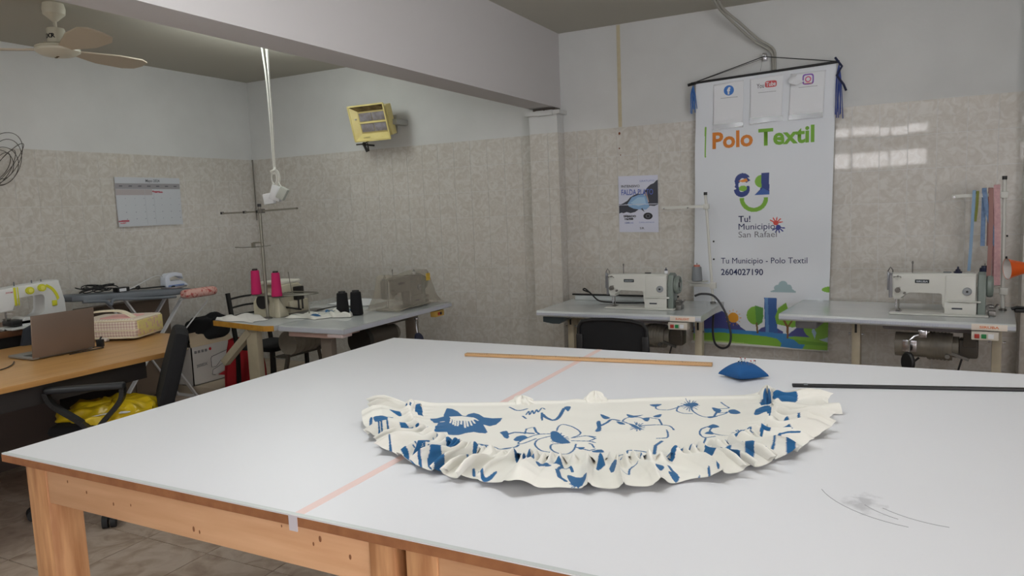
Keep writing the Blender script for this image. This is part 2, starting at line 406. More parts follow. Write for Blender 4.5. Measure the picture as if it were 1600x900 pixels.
# graphite smudge near the right front of the board
sub = nt.nodes.new('ShaderNodeVectorMath'); sub.operation = 'SUBTRACT'; nt.links.new(g.outputs['Position'], sub.inputs[0]); sub.inputs[1].default_value = (-.034, 1.575, .852)
scl = nt.nodes.new('ShaderNodeVectorMath'); scl.operation = 'MULTIPLY'; nt.links.new(sub.outputs[0], scl.inputs[0]); scl.inputs[1].default_value = (26, 17, 0)
n2 = nt.nodes.new('ShaderNodeTexNoise'); n2.inputs['Scale'].default_value = 38; n2.inputs['Detail'].default_value = 4; nt.links.new(g.outputs['Position'], n2.inputs['Vector'])
ln = nt.nodes.new('ShaderNodeVectorMath'); ln.operation = 'LENGTH'; nt.links.new(scl.outputs[0], ln.inputs[0])
ms = nt.nodes.new('ShaderNodeMath'); ms.operation = 'MULTIPLY_ADD'; nt.links.new(n2.outputs['Fac'], ms.inputs[0]); ms.inputs[1].default_value = 2.6; nt.links.new(ln.outputs['Value'], ms.inputs[2])
r2 = nt.nodes.new('ShaderNodeMapRange'); nt.links.new(ms.outputs[0], r2.inputs[0]); r2.inputs[1].default_value = 1.5; r2.inputs[2].default_value = 2.2; r2.inputs[3].default_value = 0.42; r2.inputs[4].default_value = 0.0
mx = nt.nodes.new('ShaderNodeMixRGB'); nt.links.new(r2.outputs[0], mx.inputs[0]); nt.links.new(r.outputs[0], mx.inputs[1]); mx.inputs[2].default_value = lin((120, 120, 124)) + (1,)
nt.links.new(mx.outputs[0], b.inputs['Base Color'])

TX0, TX1, TY0, TY1, TZ = -2.195, 1.50, 1.085, 2.915, 0.852
ct = thing('cutting_table', 'large white-topped cutting table on pine legs with a pale pink taped seam, filling the foreground', 'table', ((TX0 + TX1) / 2, (TY0 + TY1) / 2, 0))
ctl = ct.location.copy()
def cb(*a, **k):
    bev = k.get('bev', 0)
    x0, x1, y0, y1, z0, z1 = a
    return MB().box(x0 - ctl.x, x1 - ctl.x, y0 - ctl.y, y1 - ctl.y, z0, z1, bev)
for nm, a, bb in (('tabletop_board', TX0, -1.1005), ('tabletop_board', -1.0995, TX1)):
    o = cb(a, bb, TY0, TY1, .829, .849).build(nm, mdf, ct)
    cb(a + .001, bb - .001, TY0 + .001, TY1 - .001, .849, TZ).build('laminate', lam, o)
tape_p = mat('faded_pink_tape', (232, 205, 200), 0.4)
cb(-1.112, -1.088, TY0, TY1, TZ, TZ + .0006).build('seam_tape', tape_p, ct, label='faded pink tape along the board joint')
cb(-1.118, -1.095, TY0 - .002, TY0, .818, TZ + .0006).build('tape_end', mat('clear_tape', (200, 196, 204), 0.3), ct, label='white tape end folded over the table edge')
cb(TX0, TX1, TY0 + .0005, TY0 + .012, TZ, TZ + .0007).build('edge_tape', mat('edge_tape', (198, 203, 202), 0.3), ct, label='translucent tape along the near edge')
for nm, x0, x1 in (('apron', -2.055, -.937), ('apron', -.77, 1.2)):
    cb(x0, x1, 1.122, 1.148, .715, .829, bev=.003).build(nm, pine, ct)
for x0, x1 in ((-2.055, -.937), (-.77, 1.2)): cb(x0, x1, 2.80, 2.826, .715, .829, bev=.003).build('apron', pine, ct)
cb(-2.145, -2.12, 1.21, 2.80, .715, .829, bev=.003).build('apron', pine, ct)
for lx in (-2.147, -.937, -.845, 1.15):
    wd = .066 if lx in (-.937,) else (.075 if lx == -.845 else .092)
    for ly in (1.118, 2.75):
        cb(lx, lx + wd, ly, ly + .095, 0, .829, bev=.004).build('leg', pine_v, ct)
cb(-.871, -.845, 1.17, 1.2, .55, .829).build('leg_gap_shade', mat('gap_shade_brown', (74, 50, 36), 0.7), ct)  # dark strip painting the shade in the gap between the paired legs
kn = mat('pine_knot', (134, 88, 56), 0.7)
for kx, kz, kr in ((-1.96, .79, .0035), (-1.88, .772, .004), (-1.77, .757, .004), (-1.70, .765, .003), (-1.47, .742, .006), (-1.45, .738, .004), (-1.07, .79, .006), (-1.18, .80, .003), (-1.09, .775, .004), (-.99, .765, .005)):
    MB().ball((kx - ctl.x, 1.1215 - ctl.y, kz), kr * .8, (.8, .25, 1.5), seg=8).build('wood_knot', kn, ct)
# pencil arcs on the laminate
m = MB()
for (cx, cy, rr, a0, a1) in ((.08, 1.70, .21, 200, 262), (.09, 1.66, .15, 215, 250), (.12, 1.69, .17, 225, 268)):
    m.tube([(cx + rr * math.cos(math.radians(a)) - ctl.x, cy + rr * math.sin(math.radians(a)) - ctl.y, TZ + .0002) for a in range(a0, a1, 6)], .0007, 4)
m.build('pencil_line', mat('graphite', (150, 150, 154), 0.6), ct)

# ------------------------------------------------------------------ ruffled skirt
PRINT='''F -483,148 -462,139 -446,124 -448,72 -446,42 -428,50 -408,75 -388,124 -377,130 -372,108 -356,95 -339,111 -321,146 -296,158 -265,157 -269,189 -280,220 -297,234 -317,217 -308,253 -299,289 -304,301 -322,296 -338,285 -361,293 -377,311 -394,314 -408,299 -414,281 -428,286 -450,289 -454,236 -453,189 -462,188 -473,171
W -428,129 -389,129 -351,149 -340,163 -352,173 -364,183 -380,177 -396,176 -411,168
F -542,69 -543,32 -528,34 -519,65 -517,89 -506,126 -516,123 -530,99
F -264,291 -245,285 -241,308 -237,332 -241,347 -249,335 -254,311
F -639,205 -603,197 -593,234 -602,244 -601,274 -612,263 -623,242
F -649,214 -641,210 -630,276 -638,261
F -549,276 -514,276 -509,286 -529,294 -544,288
F -603,144 -572,151 -565,165 -596,160
F -504,272 -498,262 -491,287 -495,302
F -440,366 -432,371 -430,353 -422,381 -427,395 -435,389
F -401,400 -396,372 -388,392 -378,397 -360,433 -358,454 -374,477 -378,484 -405,491 -422,481 -416,450 -421,433 -397,426
F -465,470 -457,438 -441,431 -437,440 -451,455 -457,487 -453,526 -435,571 -434,593 -454,548 -473,517 -477,509
F -425,558 -416,521 -409,498 -400,499 -385,553 -371,604 -373,624 -390,613 -408,591
F -548,415 -539,432 -528,474 -529,482 -536,474
F -506,491 -492,489 -481,497 -479,513 -497,504
F -576,387 -563,388 -553,415 -560,427
F -316,539 -309,535 -304,558 -312,558
F -310,614 -305,604 -301,628 -307,631
F -295,629 -294,602 -287,636 -273,657 -253,628 -250,635 -260,664 -281,672
F -310,402 -299,399 -285,413 -274,426 -292,418
F -123,303 -106,298 -83,358 -73,396 -92,401 -112,387 -123,355
F -264,292 -246,280 -239,314 -239,346 -249,339 -257,312
F -223,354 -214,329 -196,324 -187,344 -202,368 -218,370
F -79,69 -59,63 -69,111
F -193,544 -183,535 -164,572 -171,591 -189,565
F -216,511 -206,501 -194,518 -201,539 -211,538
F -160,606 -146,597 -129,599 -125,613 -146,626 -153,635
F -118,575 -104,570 -94,586 -115,595
F -88,639 -78,635 -47,686 -55,712 -77,702 -86,666
F -55,433 -36,435 -48,451
F 183,59 221,54 198,82
F 285,60 324,47 328,73 302,88
F 363,102 383,129 371,160 362,151
F 328,195 359,194 333,213
F 403,139 422,132 431,165 414,180 399,170
F 25,143 40,160 51,185 33,191
F 65,224 79,232 87,255 71,249
F 96,249 115,267 127,308 112,293
F 103,151 123,168 150,163 121,188 106,187
F 143,201 163,195 154,232 145,231
F 176,181 202,160 195,190 181,194
F 9,219 20,215 16,298 4,315 -1,304 7,270
F -18,460 4,454 9,476 -17,472
F 308,295 327,276 339,295 329,304 312,307
F 287,348 307,329 309,356
F 359,379 384,342 399,363 394,395 368,390
F 512,66 546,60 531,118 513,108
F 463,192 489,131 526,126 514,181 491,240 499,187
F 552,70 575,55 608,67 622,85 593,124 553,137 548,103
F 492,318 520,292 524,313 509,326
F 548,302 554,302 543,329 538,326
F 496,403 502,403 492,433 487,433
F 415,409 430,379 451,374 443,405 432,398
F 231,555 264,520 281,527 321,496 311,523 295,544 331,557 316,587 294,590 274,569
F 342,542 356,532 367,554 346,579 339,568
F 372,538 393,529 433,493 405,535 383,550
F 349,487 363,494 357,521 344,509
F 444,527 456,533 458,560 441,569 437,559
F -18,590 -5,561 3,592 -15,606
F 10,622 24,637 23,665 12,651
F 120,594 137,600 136,615 125,629
F 144,630 155,636 162,664 151,682 146,659
F 194,698 210,653 202,698 195,711
F 245,665 260,656 248,679
F 84,577 97,557 97,567
2 -573,66 -567,42 -555,61 -558,91 -573,66
2 -557,61 -543,63
3 -241,308 -230,299
2 -600,203 -584,204
2 -599,224 -573,241
2 -597,244 -575,276
2 -599,259 -575,305
2 -604,264 -585,332
2 -608,263 -592,341
2 -615,263 -612,302
2 -336,422 -321,406 -305,398 -283,422 -265,435 -250,445
2 -298,412 -272,460 -253,457 -235,438 -224,426
3 -309,449 -322,504 -328,556
2 -477,317 -464,328 -461,309 -453,319 -458,342
2 -106,291 -101,250 -88,230 -64,253 -45,296 -44,329 -67,353
2 -92,401 -120,405 -124,440 -109,475 -87,488 -67,455 -58,409
2 -119,330 -151,353 -163,377 -164,413 -147,455 -124,468
2 -123,316 -159,320 -191,350 -210,386 -198,393 -163,352
2 -67,353 -31,343 -4,358
2 -68,378 -22,388 -7,401
3 -209,404 -216,421 -246,442 -260,464
4 -239,307 -221,295 -196,304 -171,312
2 -194,311 -191,264 -176,251
3 -170,251 -163,300 -155,316
3 -249,44 -229,79 -211,81 -193,66
3 -205,138 -195,169
3 -148,111 -147,188
5 -145,127 -134,167 -117,191 -100,170 -80,85
2 -196,123 -188,91 -185,124 -177,84 -172,117 -164,77 -159,102 -148,62 -139,77
3 -108,619 -97,591 -80,587 -75,611
5 -110,628 -106,665 -93,679
2 -59,433 -26,458 -11,448
2 200,69 199,103 229,114 260,92 294,61
2 268,76 254,125 267,155 292,160
2 302,88 301,137 313,186 335,203 360,190 387,169 395,154
2 403,46 408,81 409,115 376,120
2 371,160 388,161 401,155
3 344,204 365,151
2 82,225 94,196 113,183 138,193 146,224
2 82,225 96,249
2 163,195 187,212 187,264
2 123,272 178,267 206,279 212,315
2 192,313 191,340 183,378 156,382
4 17,256 38,229 54,200 74,217
2 -21,349 -4,370 -23,387
2 -24,406 -17,413 -13,437
2 33,542 48,510 65,489 71,469 101,475 121,493 128,521
2 33,542 43,551 68,523 99,514
4 132,494 144,437 165,404
6 194,458 169,546
5 204,477 172,541 198,521 229,510
2 127,527 167,551
2 308,295 286,314 275,347 280,379 308,375
2 317,303 305,336 329,371 355,379
2 282,386 263,446 278,456 320,426
4 320,426 315,461 321,491
2 403,331 415,325 406,370
3 474,350 507,359 517,392
3 603,52 628,60
4 458,431 440,471
2 460,431 502,452
2 507,270 541,266 565,282 591,312
3 151,591 153,621 161,660
2 230,654 227,682
2 30,613 34,643 50,653 58,615 76,606
V -419,143 -416,192
V -411,144 -406,209
V -405,144 -398,222
V -397,145 -390,226
V -388,146 -382,211
V -380,147 -367,243
V -374,147 -360,232
V -367,148 -350,224
V -359,154 -343,204
V -354,149 -336,178
V -447,176 -437,174
1 -91,357 -75,357
1 -91,361 -75,369
1 -94,363 -84,375
1 -92,368 -80,388
1 -96,368 -91,386
1 -99,370 -99,394
1 -101,370 -105,392
1 -102,367 -108,384
1 -106,368 -119,388
1 -107,365 -122,378
1 -106,359 -117,363
1 -108,356 -124,353
1 -105,354 -117,348
1 -106,348 -118,333
1 -105,344 -116,320
1 -103,341 -109,313
1 -100,341 -103,313
1 -98,340 -94,311
1 -96,348 -89,331
1 -95,348 -86,332
1 -92,351 -78,342
1 -92,354 -78,350
1 124,280 137,281
1 124,284 136,293
1 122,290 131,309
1 119,293 121,317
1 115,294 111,320
1 114,288 108,303
1 110,288 96,304
1 111,282 97,288
1 112,278 101,276
1 112,273 101,262
1 115,272 109,260
1 117,264 115,238
1 119,265 121,240
1 121,270 127,254
1 125,269 137,252
1 123,277 134,272
1 387,375 401,377
1 387,380 400,390
1 386,387 398,410
1 383,390 391,418
1 380,386 381,407
1 377,387 373,409
1 375,390 366,416
1 373,386 361,407
1 369,390 349,416
1 367,385 344,404
1 370,377 352,381
1 370,374 351,373
1 371,368 356,358
1 374,364 362,346
1 377,361 373,336
1 379,358 379,327
1 382,360 386,333
1 386,359 399,330
1 386,364 397,344
1 390,362 408,339
1 391,364 411,346
1 388,372 403,367
1 313,72 331,75
1 310,79 323,94
1 308,87 316,116
1 304,84 306,108
1 298,94 289,135
1 296,88 284,118
1 294,82 278,102
1 293,77 276,88
1 293,70 273,69
1 296,63 281,50
1 300,59 294,38
1 303,50 302,12
1 306,54 312,23
1 310,56 323,29
1 312,57 330,33
1 312,66 328,58
1 116,520 125,521
1 115,525 121,533
1 112,526 114,537
1 110,529 109,543
1 108,526 101,537
1 107,524 100,529
1 107,520 99,519
1 107,515 99,505
1 110,514 106,504
1 113,512 116,497
1 115,515 121,504
1 116,517 124,510
1 -62,695 -53,696
1 -62,697 -53,702
1 -64,699 -57,708
1 -66,700 -64,710
1 -67,703 -66,719
1 -71,702 -77,716
1 -72,700 -81,711
1 -72,696 -80,699
1 -74,693 -85,692
1 -72,691 -81,684
1 -71,689 -77,680
1 -69,689 -72,679
1 -67,687 -66,675
1 -65,689 -61,680
1 -62,689 -53,680
1 -61,692 -49,687
1 -435,482 -419,485
1 -435,484 -417,492
1 -437,487 -424,500
1 -439,492 -428,512
1 -440,495 -432,522
1 -444,491 -444,511
1 -447,493 -451,516
1 -450,489 -461,504
1 -450,483 -462,490
1 -454,479 -473,478
1 -454,475 -473,467
1 -453,469 -469,449
1 -449,471 -457,455
1 -448,465 -456,437
1 -446,469 -448,448
1 -442,469 -438,448
1 -439,472 -430,458
1 -439,478 -428,473'''

SKC = Vector((-.833, 2.0975, 0)); SKA = math.atan2(.418, .908)
sk = thing('ruffled_skirt', 'cream half-circle skirt with blue flower print and gathered ruffle lying on the cutting table', 'skirt', (SKC.x, SKC.y, TZ), SKA)
shapes = []
for l in PRINT.strip().split('\n'):
    k, *p = l.split(); shapes.append((k, [tuple(float(v) / 1000 for v in q.split(',')) for q in p]))
BL = (24, 92, 142); CR = (228, 226, 218)
def smooth_(p, closed, n=5):
    if len(p) < 4 and not closed or len(p) > 24: return p
    q = np.array(p); m_ = len(q); out = []
    for i in range(m_ if closed else m_ - 1):
        g_ = (lambda k: q[k % m_]) if closed else (lambda k: q[min(max(k, 0), m_ - 1)])
        a, b, c, d = g_(i - 1), g_(i), g_(i + 1), g_(i + 2)
        for k in range(n):
            t = k / n; out.append(.5 * (2 * b + (c - a) * t + (2 * a - 5 * b + 4 * c - d) * t * t + (3 * b - a - 3 * c + d) * t ** 3))
    if not closed: out.append(q[-1])
    return out
def paint_cloth(P):
    pt = Paint(P, CR)
    for k, p in shapes:
        if k == 'F': pt.poly(smooth_(p, True), BL)
        elif k == 'W': pt.poly(p, CR)
        elif k == 'V': pt.line(p, .0055, CR)
        else: pt.line(smooth_(p, False), .0012 + .0019 * int(k), BL)
    return pt.C
def nz(P, s, seed):
    # smooth value noise by summed sines
    r_ = np.random.RandomState(seed); v = 0
    for _ in range(7):
        a = r_.uniform(0, 2 * PI); k = s * r_.uniform(.5, 1.6); v = v + np.sin((P[:, 0] * math.cos(a) + P[:, 1] * math.sin(a)) * k + r_.uniform(0, 6))
    return v / 7
cloth = print_mat('printed_cotton', .85, .25, 1400, .1)
RS = .572
nu, nv = 620, 300
tt, ss = np.meshgrid(np.linspace(0, 1, nu), np.linspace(0, 1, nv), indexing='ij')
X = (tt.ravel() * 2 - 1) * RS
Ymax = np.sqrt(np.maximum(RS ** 2 - X ** 2, 0)) ; Y0 = -.012 + .008 * np.sin(X * 9) - .01 * (X > .2) * (X - .2) * 4
Yv = Y0 + (Ymax - Y0) * ss.ravel()
P = np.stack([X, Yv], 1)    # y runs from the straight edge to the hem (towards the viewer)
rr_ = np.hypot(P[:, 0], P[:, 1])
Z = .006 + .004 * nz(P, 16, 1) + .0025 * nz(P, 45, 2) + .003 * np.abs(nz(P, 9, 5))
ang = np.arctan2(P[:, 1], P[:, 0])
gath = np.clip((rr_ - .47) / .1, 0, 1) ** 2
Z = Z + gath * (.012 + .009 * np.sin(ang * 95 + 5 * nz(P, 20, 3)))
Z = Z + .006 * np.exp(-((P[:, 1]) / .012) ** 2)
# a soft crease from the waist to the hem and another along the left
Z = Z + .004 * np.exp(-((P[:, 0] * .8 + P[:, 1] * .35 + .035) / .02) ** 2) * np.clip(1 - P[:, 1] / .35, 0, 1)
Z = np.maximum(Z, .002)
V = np.stack([P[:, 0], -P[:, 1], Z], 1)
grid_mesh('skirt_panel', V, nu, nv, paint_cloth(P), cloth, sk)
nu, nv = 2400, 70
tt, ss = np.meshgrid(np.linspace(0, 1, nu), np.linspace(0, 1, nv), indexing='ij'); tt = tt.ravel(); ss = ss.ravel()
th = PI - tt * PI
fq = th * 58 + 4.5 * np.sin(th * 5.3 + 1) + 2.6 * np.sin(th * 12.1)
fold = np.sin(fq); fold2 = np.sin(th * 150 + 3 * np.sin(th * 17)); fold3 = np.sin(fq * .43 + 1.3)
rout = .695 + .03 * np.clip(np.sin(th), 0, 1) + .012 * np.sin(th * 3.1 + 2)
RR = .548 + (rout - .548 + .014 * fold + .012 * fold3) * ss
lat = .012 * np.cos(fq) * np.clip(ss * 1.4, 0, 1)      # folds lean sideways
th2 = th + lat / .68
edge = np.clip(ss * 1.6, 0, 1)
Z = .012 + .012 * np.exp(-((ss - .10) / .09) ** 2) + .010 * fold2 * np.exp(-((ss - .12) / .16) ** 2) + edge * (.019 * (1 + np.sign(fold) * np.abs(fold) ** .75) + .007 * fold3) * (1 - .12 * ss) + .004 * np.sin(th * 61 + 4 * ss)
Z = Z * (1 - .25 * np.clip((ss - .8) / .2, 0, 1))
Z = np.where(ss < .04, np.minimum(Z, .006), Z)
Z = np.maximum(Z, .002)
P = np.stack([RR * np.cos(th2), RR * np.sin(th2)], 1)
P0 = np.stack([RR * np.cos(th), RR * np.sin(th)], 1)
V = np.stack([P[:, 0], -P[:, 1], Z], 1)
grid_mesh('ruffle', V, nu, nv, paint_cloth(P * [1, 1]), cloth, sk)
# gathered knots of cloth on the straight edge
def crumple(name, c, sx, sy, sz, seed, ang_=0.0):
    nu, nv = 60, 40; a, b = np.meshgrid(np.linspace(0, 2 * PI, nu), np.linspace(0.02, PI / 2, nv), indexing='ij'); a = a.ravel(); b = b.ravel()
    D = np.stack([np.cos(a) * np.sin(b), np.sin(a) * np.sin(b), np.cos(b)], 1)
    k = 1 + .22 * np.sin(a * 7 + seed + 3 * b) * np.sin(b) + .12 * np.sin(a * 13 + seed)
    x = D[:, 0] * k * sx; y = D[:, 1] * k * sy; z = D[:, 2] * sz * (1 + .25 * np.sin(a * 5 + seed))
    ca, sa = math.cos(ang_), math.sin(ang_); Q = np.stack([c[0] + x * ca - y * sa, c[1] + x * sa + y * ca], 1)
    grid_mesh(name, np.stack([Q[:, 0], -Q[:, 1], .004 + z], 1), nu, nv, paint_cloth(Q), cloth, sk)
crumple('gathered_knot', (.02, .0), .035, .018, .03, 1); crumple('gathered_knot', (.545, .04), .022, .06, .04, 2, .2); crumple('gathered_knot', (-.21, -.005), .04, .02, .022, 4, .5)
for (a, b, c_, d, s_) in ((-.69, .0, -.53, .035, 1), (.53, .06, .70, .10, 2), (.53, .14, .71, .17, 3)):
    nu, nv = 60, 30; t_, s2 = np.meshgrid(np.linspace(0, 1, nu), np.linspace(0, 1, nv), indexing='ij'); t_ = t_.ravel(); s2 = s2.ravel()
    Q = np.stack([a + (c_ - a) * t_, b + (d - b) * t_ + (s2 - .5) * .05], 1)
    grid_mesh('folded_hem', np.stack([Q[:, 0], -Q[:, 1], .004 + .022 * np.sin(PI * s2) ** .7 * (1 - .2 * np.sin(t_ * 8 + s_))], 1), nu, nv, paint_cloth(Q), cloth, sk)

# things lying on the cutting table
d = Vector((-.582, 2.737, 0)) - Vector((-1.604, 2.631, 0)); ra = math.atan2(d.y, d.x)
o = thing('wooden_ruler', 'long pale wooden metre rule lying on the far side of the cutting table', 'ruler', (-1.604, 2.631, TZ + .0012), ra)
MB().box(0, d.length, -.014, .014, 0, .011, .001).build('ruler_body', mat('ruler_wood', (204, 164, 118), 0.5, rgb2=(190, 148, 104), cscale=6, stretch=(1, 20, 20)), o)
m = MB()
for k in range(1, 100):
    L = .012 if k % 10 == 0 else (.008 if k % 5 == 0 else .004)
    m.box(k * .0102 - .0005, k * .0102 + .0005, -.0135, -.0135 + L, .011, .0113)
m.build('scale_marks', black_ink, o, kind='stuff', smooth=0)
for k in range(1, 10): text(str(k * 10), 'number', black_ink, o, (k * .102 - .008, .001, .0112), (1, 0, 0), (0, 1, 0), .006)
o = thing('black_trim_rail', 'thin black plastic rail lying at the right of the cutting table', 'rail', (-.273, 2.51, TZ), math.atan2(.158, .655))
MB().box(0, .95, -.011, .011, 0, .009, .002).build('rail', black_plastic, o)
MB().box(.035, .047, -.012, .012, .0088, .0094).build('clip_mark', grey_plastic, o)
pc = thing('pincushion', 'blue square pincushion stuck with pins on the cutting table', 'pincushion', (-.443, 2.585, TZ), .82)
nu = 40; a, b_ = np.meshgrid(np.linspace(-1, 1, nu), np.linspace(-1, 1, nu), indexing='ij'); a = a.ravel(); b_ = b_.ravel()
pin_h = lambda a, b_: ((1 - a ** 2) * (1 - b_ ** 2)) ** .42
m = MB(); vs = {}
H = pin_h(a, b_); pull = 1 - .10 * (1 - a ** 2) * b_ ** 2 - .10 * (1 - b_ ** 2) * a ** 2
sx_ = a * .064 * (1 - .13 * (1 - b_ ** 2) * np.abs(a)); sy_ = b_ * .060 * (1 - .13 * (1 - a ** 2) * np.abs(b_))
Vt = np.stack([sx_, sy_, .016 + .040 * H + .006 * (a * b_)], 1); Vb = np.stack([sx_, sy_, np.maximum(.016 - .016 * H, 0) + .006 * np.maximum(a * b_, -2) * (1 - H)], 1); Vb[:, 2] = np.maximum(Vb[:, 2], 0)
T = [m.bm.verts.new(v) for v in Vt]; Bv = [m.bm.verts.new(v) for v in Vb]
for i in range(nu - 1):
    for j in range(nu - 1):
        q = [i * nu + j, (i + 1) * nu + j, (i + 1) * nu + j + 1, i * nu + j + 1]
        m.bm.faces.new([T[k] for k in q]); m.bm.faces.new([Bv[k] for k in q[::-1]])
bmesh.ops.remove_doubles(m.bm, verts=m.bm.verts, dist=.0004)
m.build('cushion', mat('blue_felt', (24, 82, 138), 0.95, bump=0.2, bscale=400), pc, smooth=80)
for k in range(12):
    u_, v_ = random.uniform(-.6, .6), random.uniform(-.6, .6); z = .016 + .040 * pin_h(u_, v_)
    p = Vector((u_ * .058, v_ * .054, z - .008)); q = p + Vector((random.uniform(-.01, .01), random.uniform(-.008, .008), .020))
    o = MB().cyl(p, q, .0006, seg=6).build('pin', steel, pc); MB().ball(q, .0022, seg=8).build('pin_head', [red_ink, paper, black_ink][k % 3], o)
# ------------------------------------------------------------------ industrial sewing machines
def sewing_head(name, label, loc, rz, logo, tag_logo, spool=None):
    """origin: front left corner of the bed, on the table top; x along the arm, y to the rear"""
    t = thing(name, label, 'sewing machine', loc, rz)
    MB().box(0, .475, 0, .178, .001, .009, .003).build('bed_plate', white_metal, t)
    m = MB()
    # pillar, arm and needle head in one casting (profile seen from the front)
    prof = [(.265, .008), (.272, .05), (.270, .115), (.262, .128), (.245, .132), (.10, .134), (.085, .128), (.066, .085), (.060, .080), (.022, .080), (.012, .10), (.010, .222), (.02, .228), (.25, .232), (.40, .232), (.418, .228), (.420, .008)]
    m.prism(prof, .052, .128, 'y', .012)
    m.box(.27, .418, .045, .135, .008, .225, .012)
    m.box(.27, .42, .034, .05, .008, .075, .004)
    m.build('arm', white_metal, t)
    MB().box(.285, .425, .02, .05, .078, .084, .002).build('ledge', white_metal, t)
    # face plate at the left end, thread take-up guard
    m = MB(); m.prism([(.062, .088), (.118, .088), (.120, .215), (.108, .228), (.072, .228), (.060, .215)], -.006, .012, 'x', .004)
    m.box(-.016, -.004, .07, .095, .13, .235, .004)
    m.build('face_plate', mat('brushed_plate', (150, 152, 158), 0.3, 0.6), t)
    MB().tube([(-.01, .08, .20), (-.012, .08, .24), (0, .08, .262), (.012, .08, .245), (.012, .08, .232)], .0035).build('take_up_guard', steel, t)
    o = MB().cyl((.03, .09, .028), (.03, .09, .085), .0045).build('needle_bar', chrome, t)
    m = MB(); m.cyl((.045, .09, .02), (.045, .09, .085), .0035); m.box(.030, .052, .07, .10, .012, .017, .001); m.bar((.052, .072, .018), (.052, .055, .03), .004, .003)
    m.build('presser_foot', steel, t)
    MB().box(.0, .06, .05, .13, .009, .0105).build('throat_plate', chrome, t)
    m = MB(); m.cyl((.04, .052, .135), (.04, .028, .135), .014); m.cyl((.04, .03, .135), (.04, .018, .135), .008); m.cyl((.075, .052, .118), (.075, .036, .118), .007); m.tube([(.052, .05, .15), (.05, .03, .152), (.035, .028, .15)], .0018)
    m.build('tension_dial', steel, t)
    m = MB(); m.cyl((.04, .052, .214), (.04, .03, .214), .005); m.tube([(.02, .05, .205), (.02, .028, .213), (.055, .028, .214), (.055, .05, .205)], .002); m.build('thread_guide', steel, t)
    # stitch dial on the pillar
    o = MB().lathe([(0, .0), (.022, .0), (.022, .010), (.018, .014), (0, .014)], M=Matrix.Translation((.375, .045, .135)) @ Matrix.Rotation(PI / 2, 4, 'X')).build('stitch_dial', mat('dial_grey', (148, 152, 156), 0.35), t)
    MB().cyl((.375, .032, .135), (.375, .029, .135), .006).build('dial_centre', black_plastic, o)
    MB().box(.365, .44, .030, .036, .074, .084, .003).build('reverse_lever', white_metal, t)
    # belt guard and hand wheel on the right
    m = MB(); m.prism([(.045, .003), (.135, .003), (.150, .17), (.135, .222), (.10, .238), (.065, .225), (.045, .17)], .424, .462, 'x', .006)
    m.build('belt_guard', grey_green, t)
    MB().box(.420, .426, .05, .13, .012, .07).build('belt_slot', black_plastic, t)
    o = MB().lathe([(.0, .0), (.045, .0), (.058, .006), (.060, .022), (.054, .032), (.040, .034), (.034, .022), (0, .022)], M=Matrix.Translation((.462, .09, .16)) @ Matrix.Rotation(PI / 2, 4, 'Y')).build('hand_wheel', grey_green, t)
    MB().cyl((.484, .09, .16), (.496, .09, .16), .016).build('wheel_hub', steel, o)
    # top: oil cap, bobbin winder peg, thread post
    MB().box(.26, .30, .08, .10, .232, .238, .002).build('oil_cap', grey_plastic if spool else black_plastic, t)
    o = MB().cyl((.11, .09, .228), (.11, .09, .285), .0028).build('thread_post', steel, t)
    MB().ball((.11, .09, .288), .006, (1, .5, 1.6), seg=10).build('post_eyelet', steel, o)
    if spool:
        m = MB(); m.lathe([(0, .232), (.020, .232), (.021, .240), (.012, .244), (.012, .252), (.006, .254), (.004, .268), (0, .268)], (.33, .08, 0)); m.build('bobbin_peg', navy_plastic, t)
    else:
        m = MB(); m.lathe([(0, .232), (.012, .232), (.012, .250), (.009, .252), (0, .252)], (.40, .10, 0)); o = m.build('bobbin', paper, t, label='small white bobbin on the machine top')
        MB().lathe([(0, .252), (.010, .252), (.010, .257), (.003, .260), (.003, .27), (0, .27)], (.40, .10, 0)).build('peg', navy_plastic, o)
    # badges
    o = MB().box(.125, .195, .0505, .053, .176, .196, .003).build('badge', mat('badge_black', (26, 38, 44), 0.3), t, label='dark badge with pale lettering')
    if logo: text(logo, 'lettering', mat('badge_silver', (190, 198, 205), 0.4), o, (.131, .0502, .1805), (1, 0, 0), (0, 0, 1), .009, .058, .02)
    MB().box(.305, .355, .0325, .034, .036, .044).build('badge', mat('badge_blue', (36, 44, 60), 0.4), t)
    # bobbin winder behind the belt guard
    m = MB(); m.box(.475, .51, .05, .12, 0, .03, .004); m.cyl((.485, .08, .04), (.485, .12, .04), .02); m.bar((.49, .1, .02), (.52, .12, .06), .01, .006); m.cyl((.478, .05, .055), (.50, .05, .055), .009)
    m.build('bobbin_winder', steel, t)
    return t

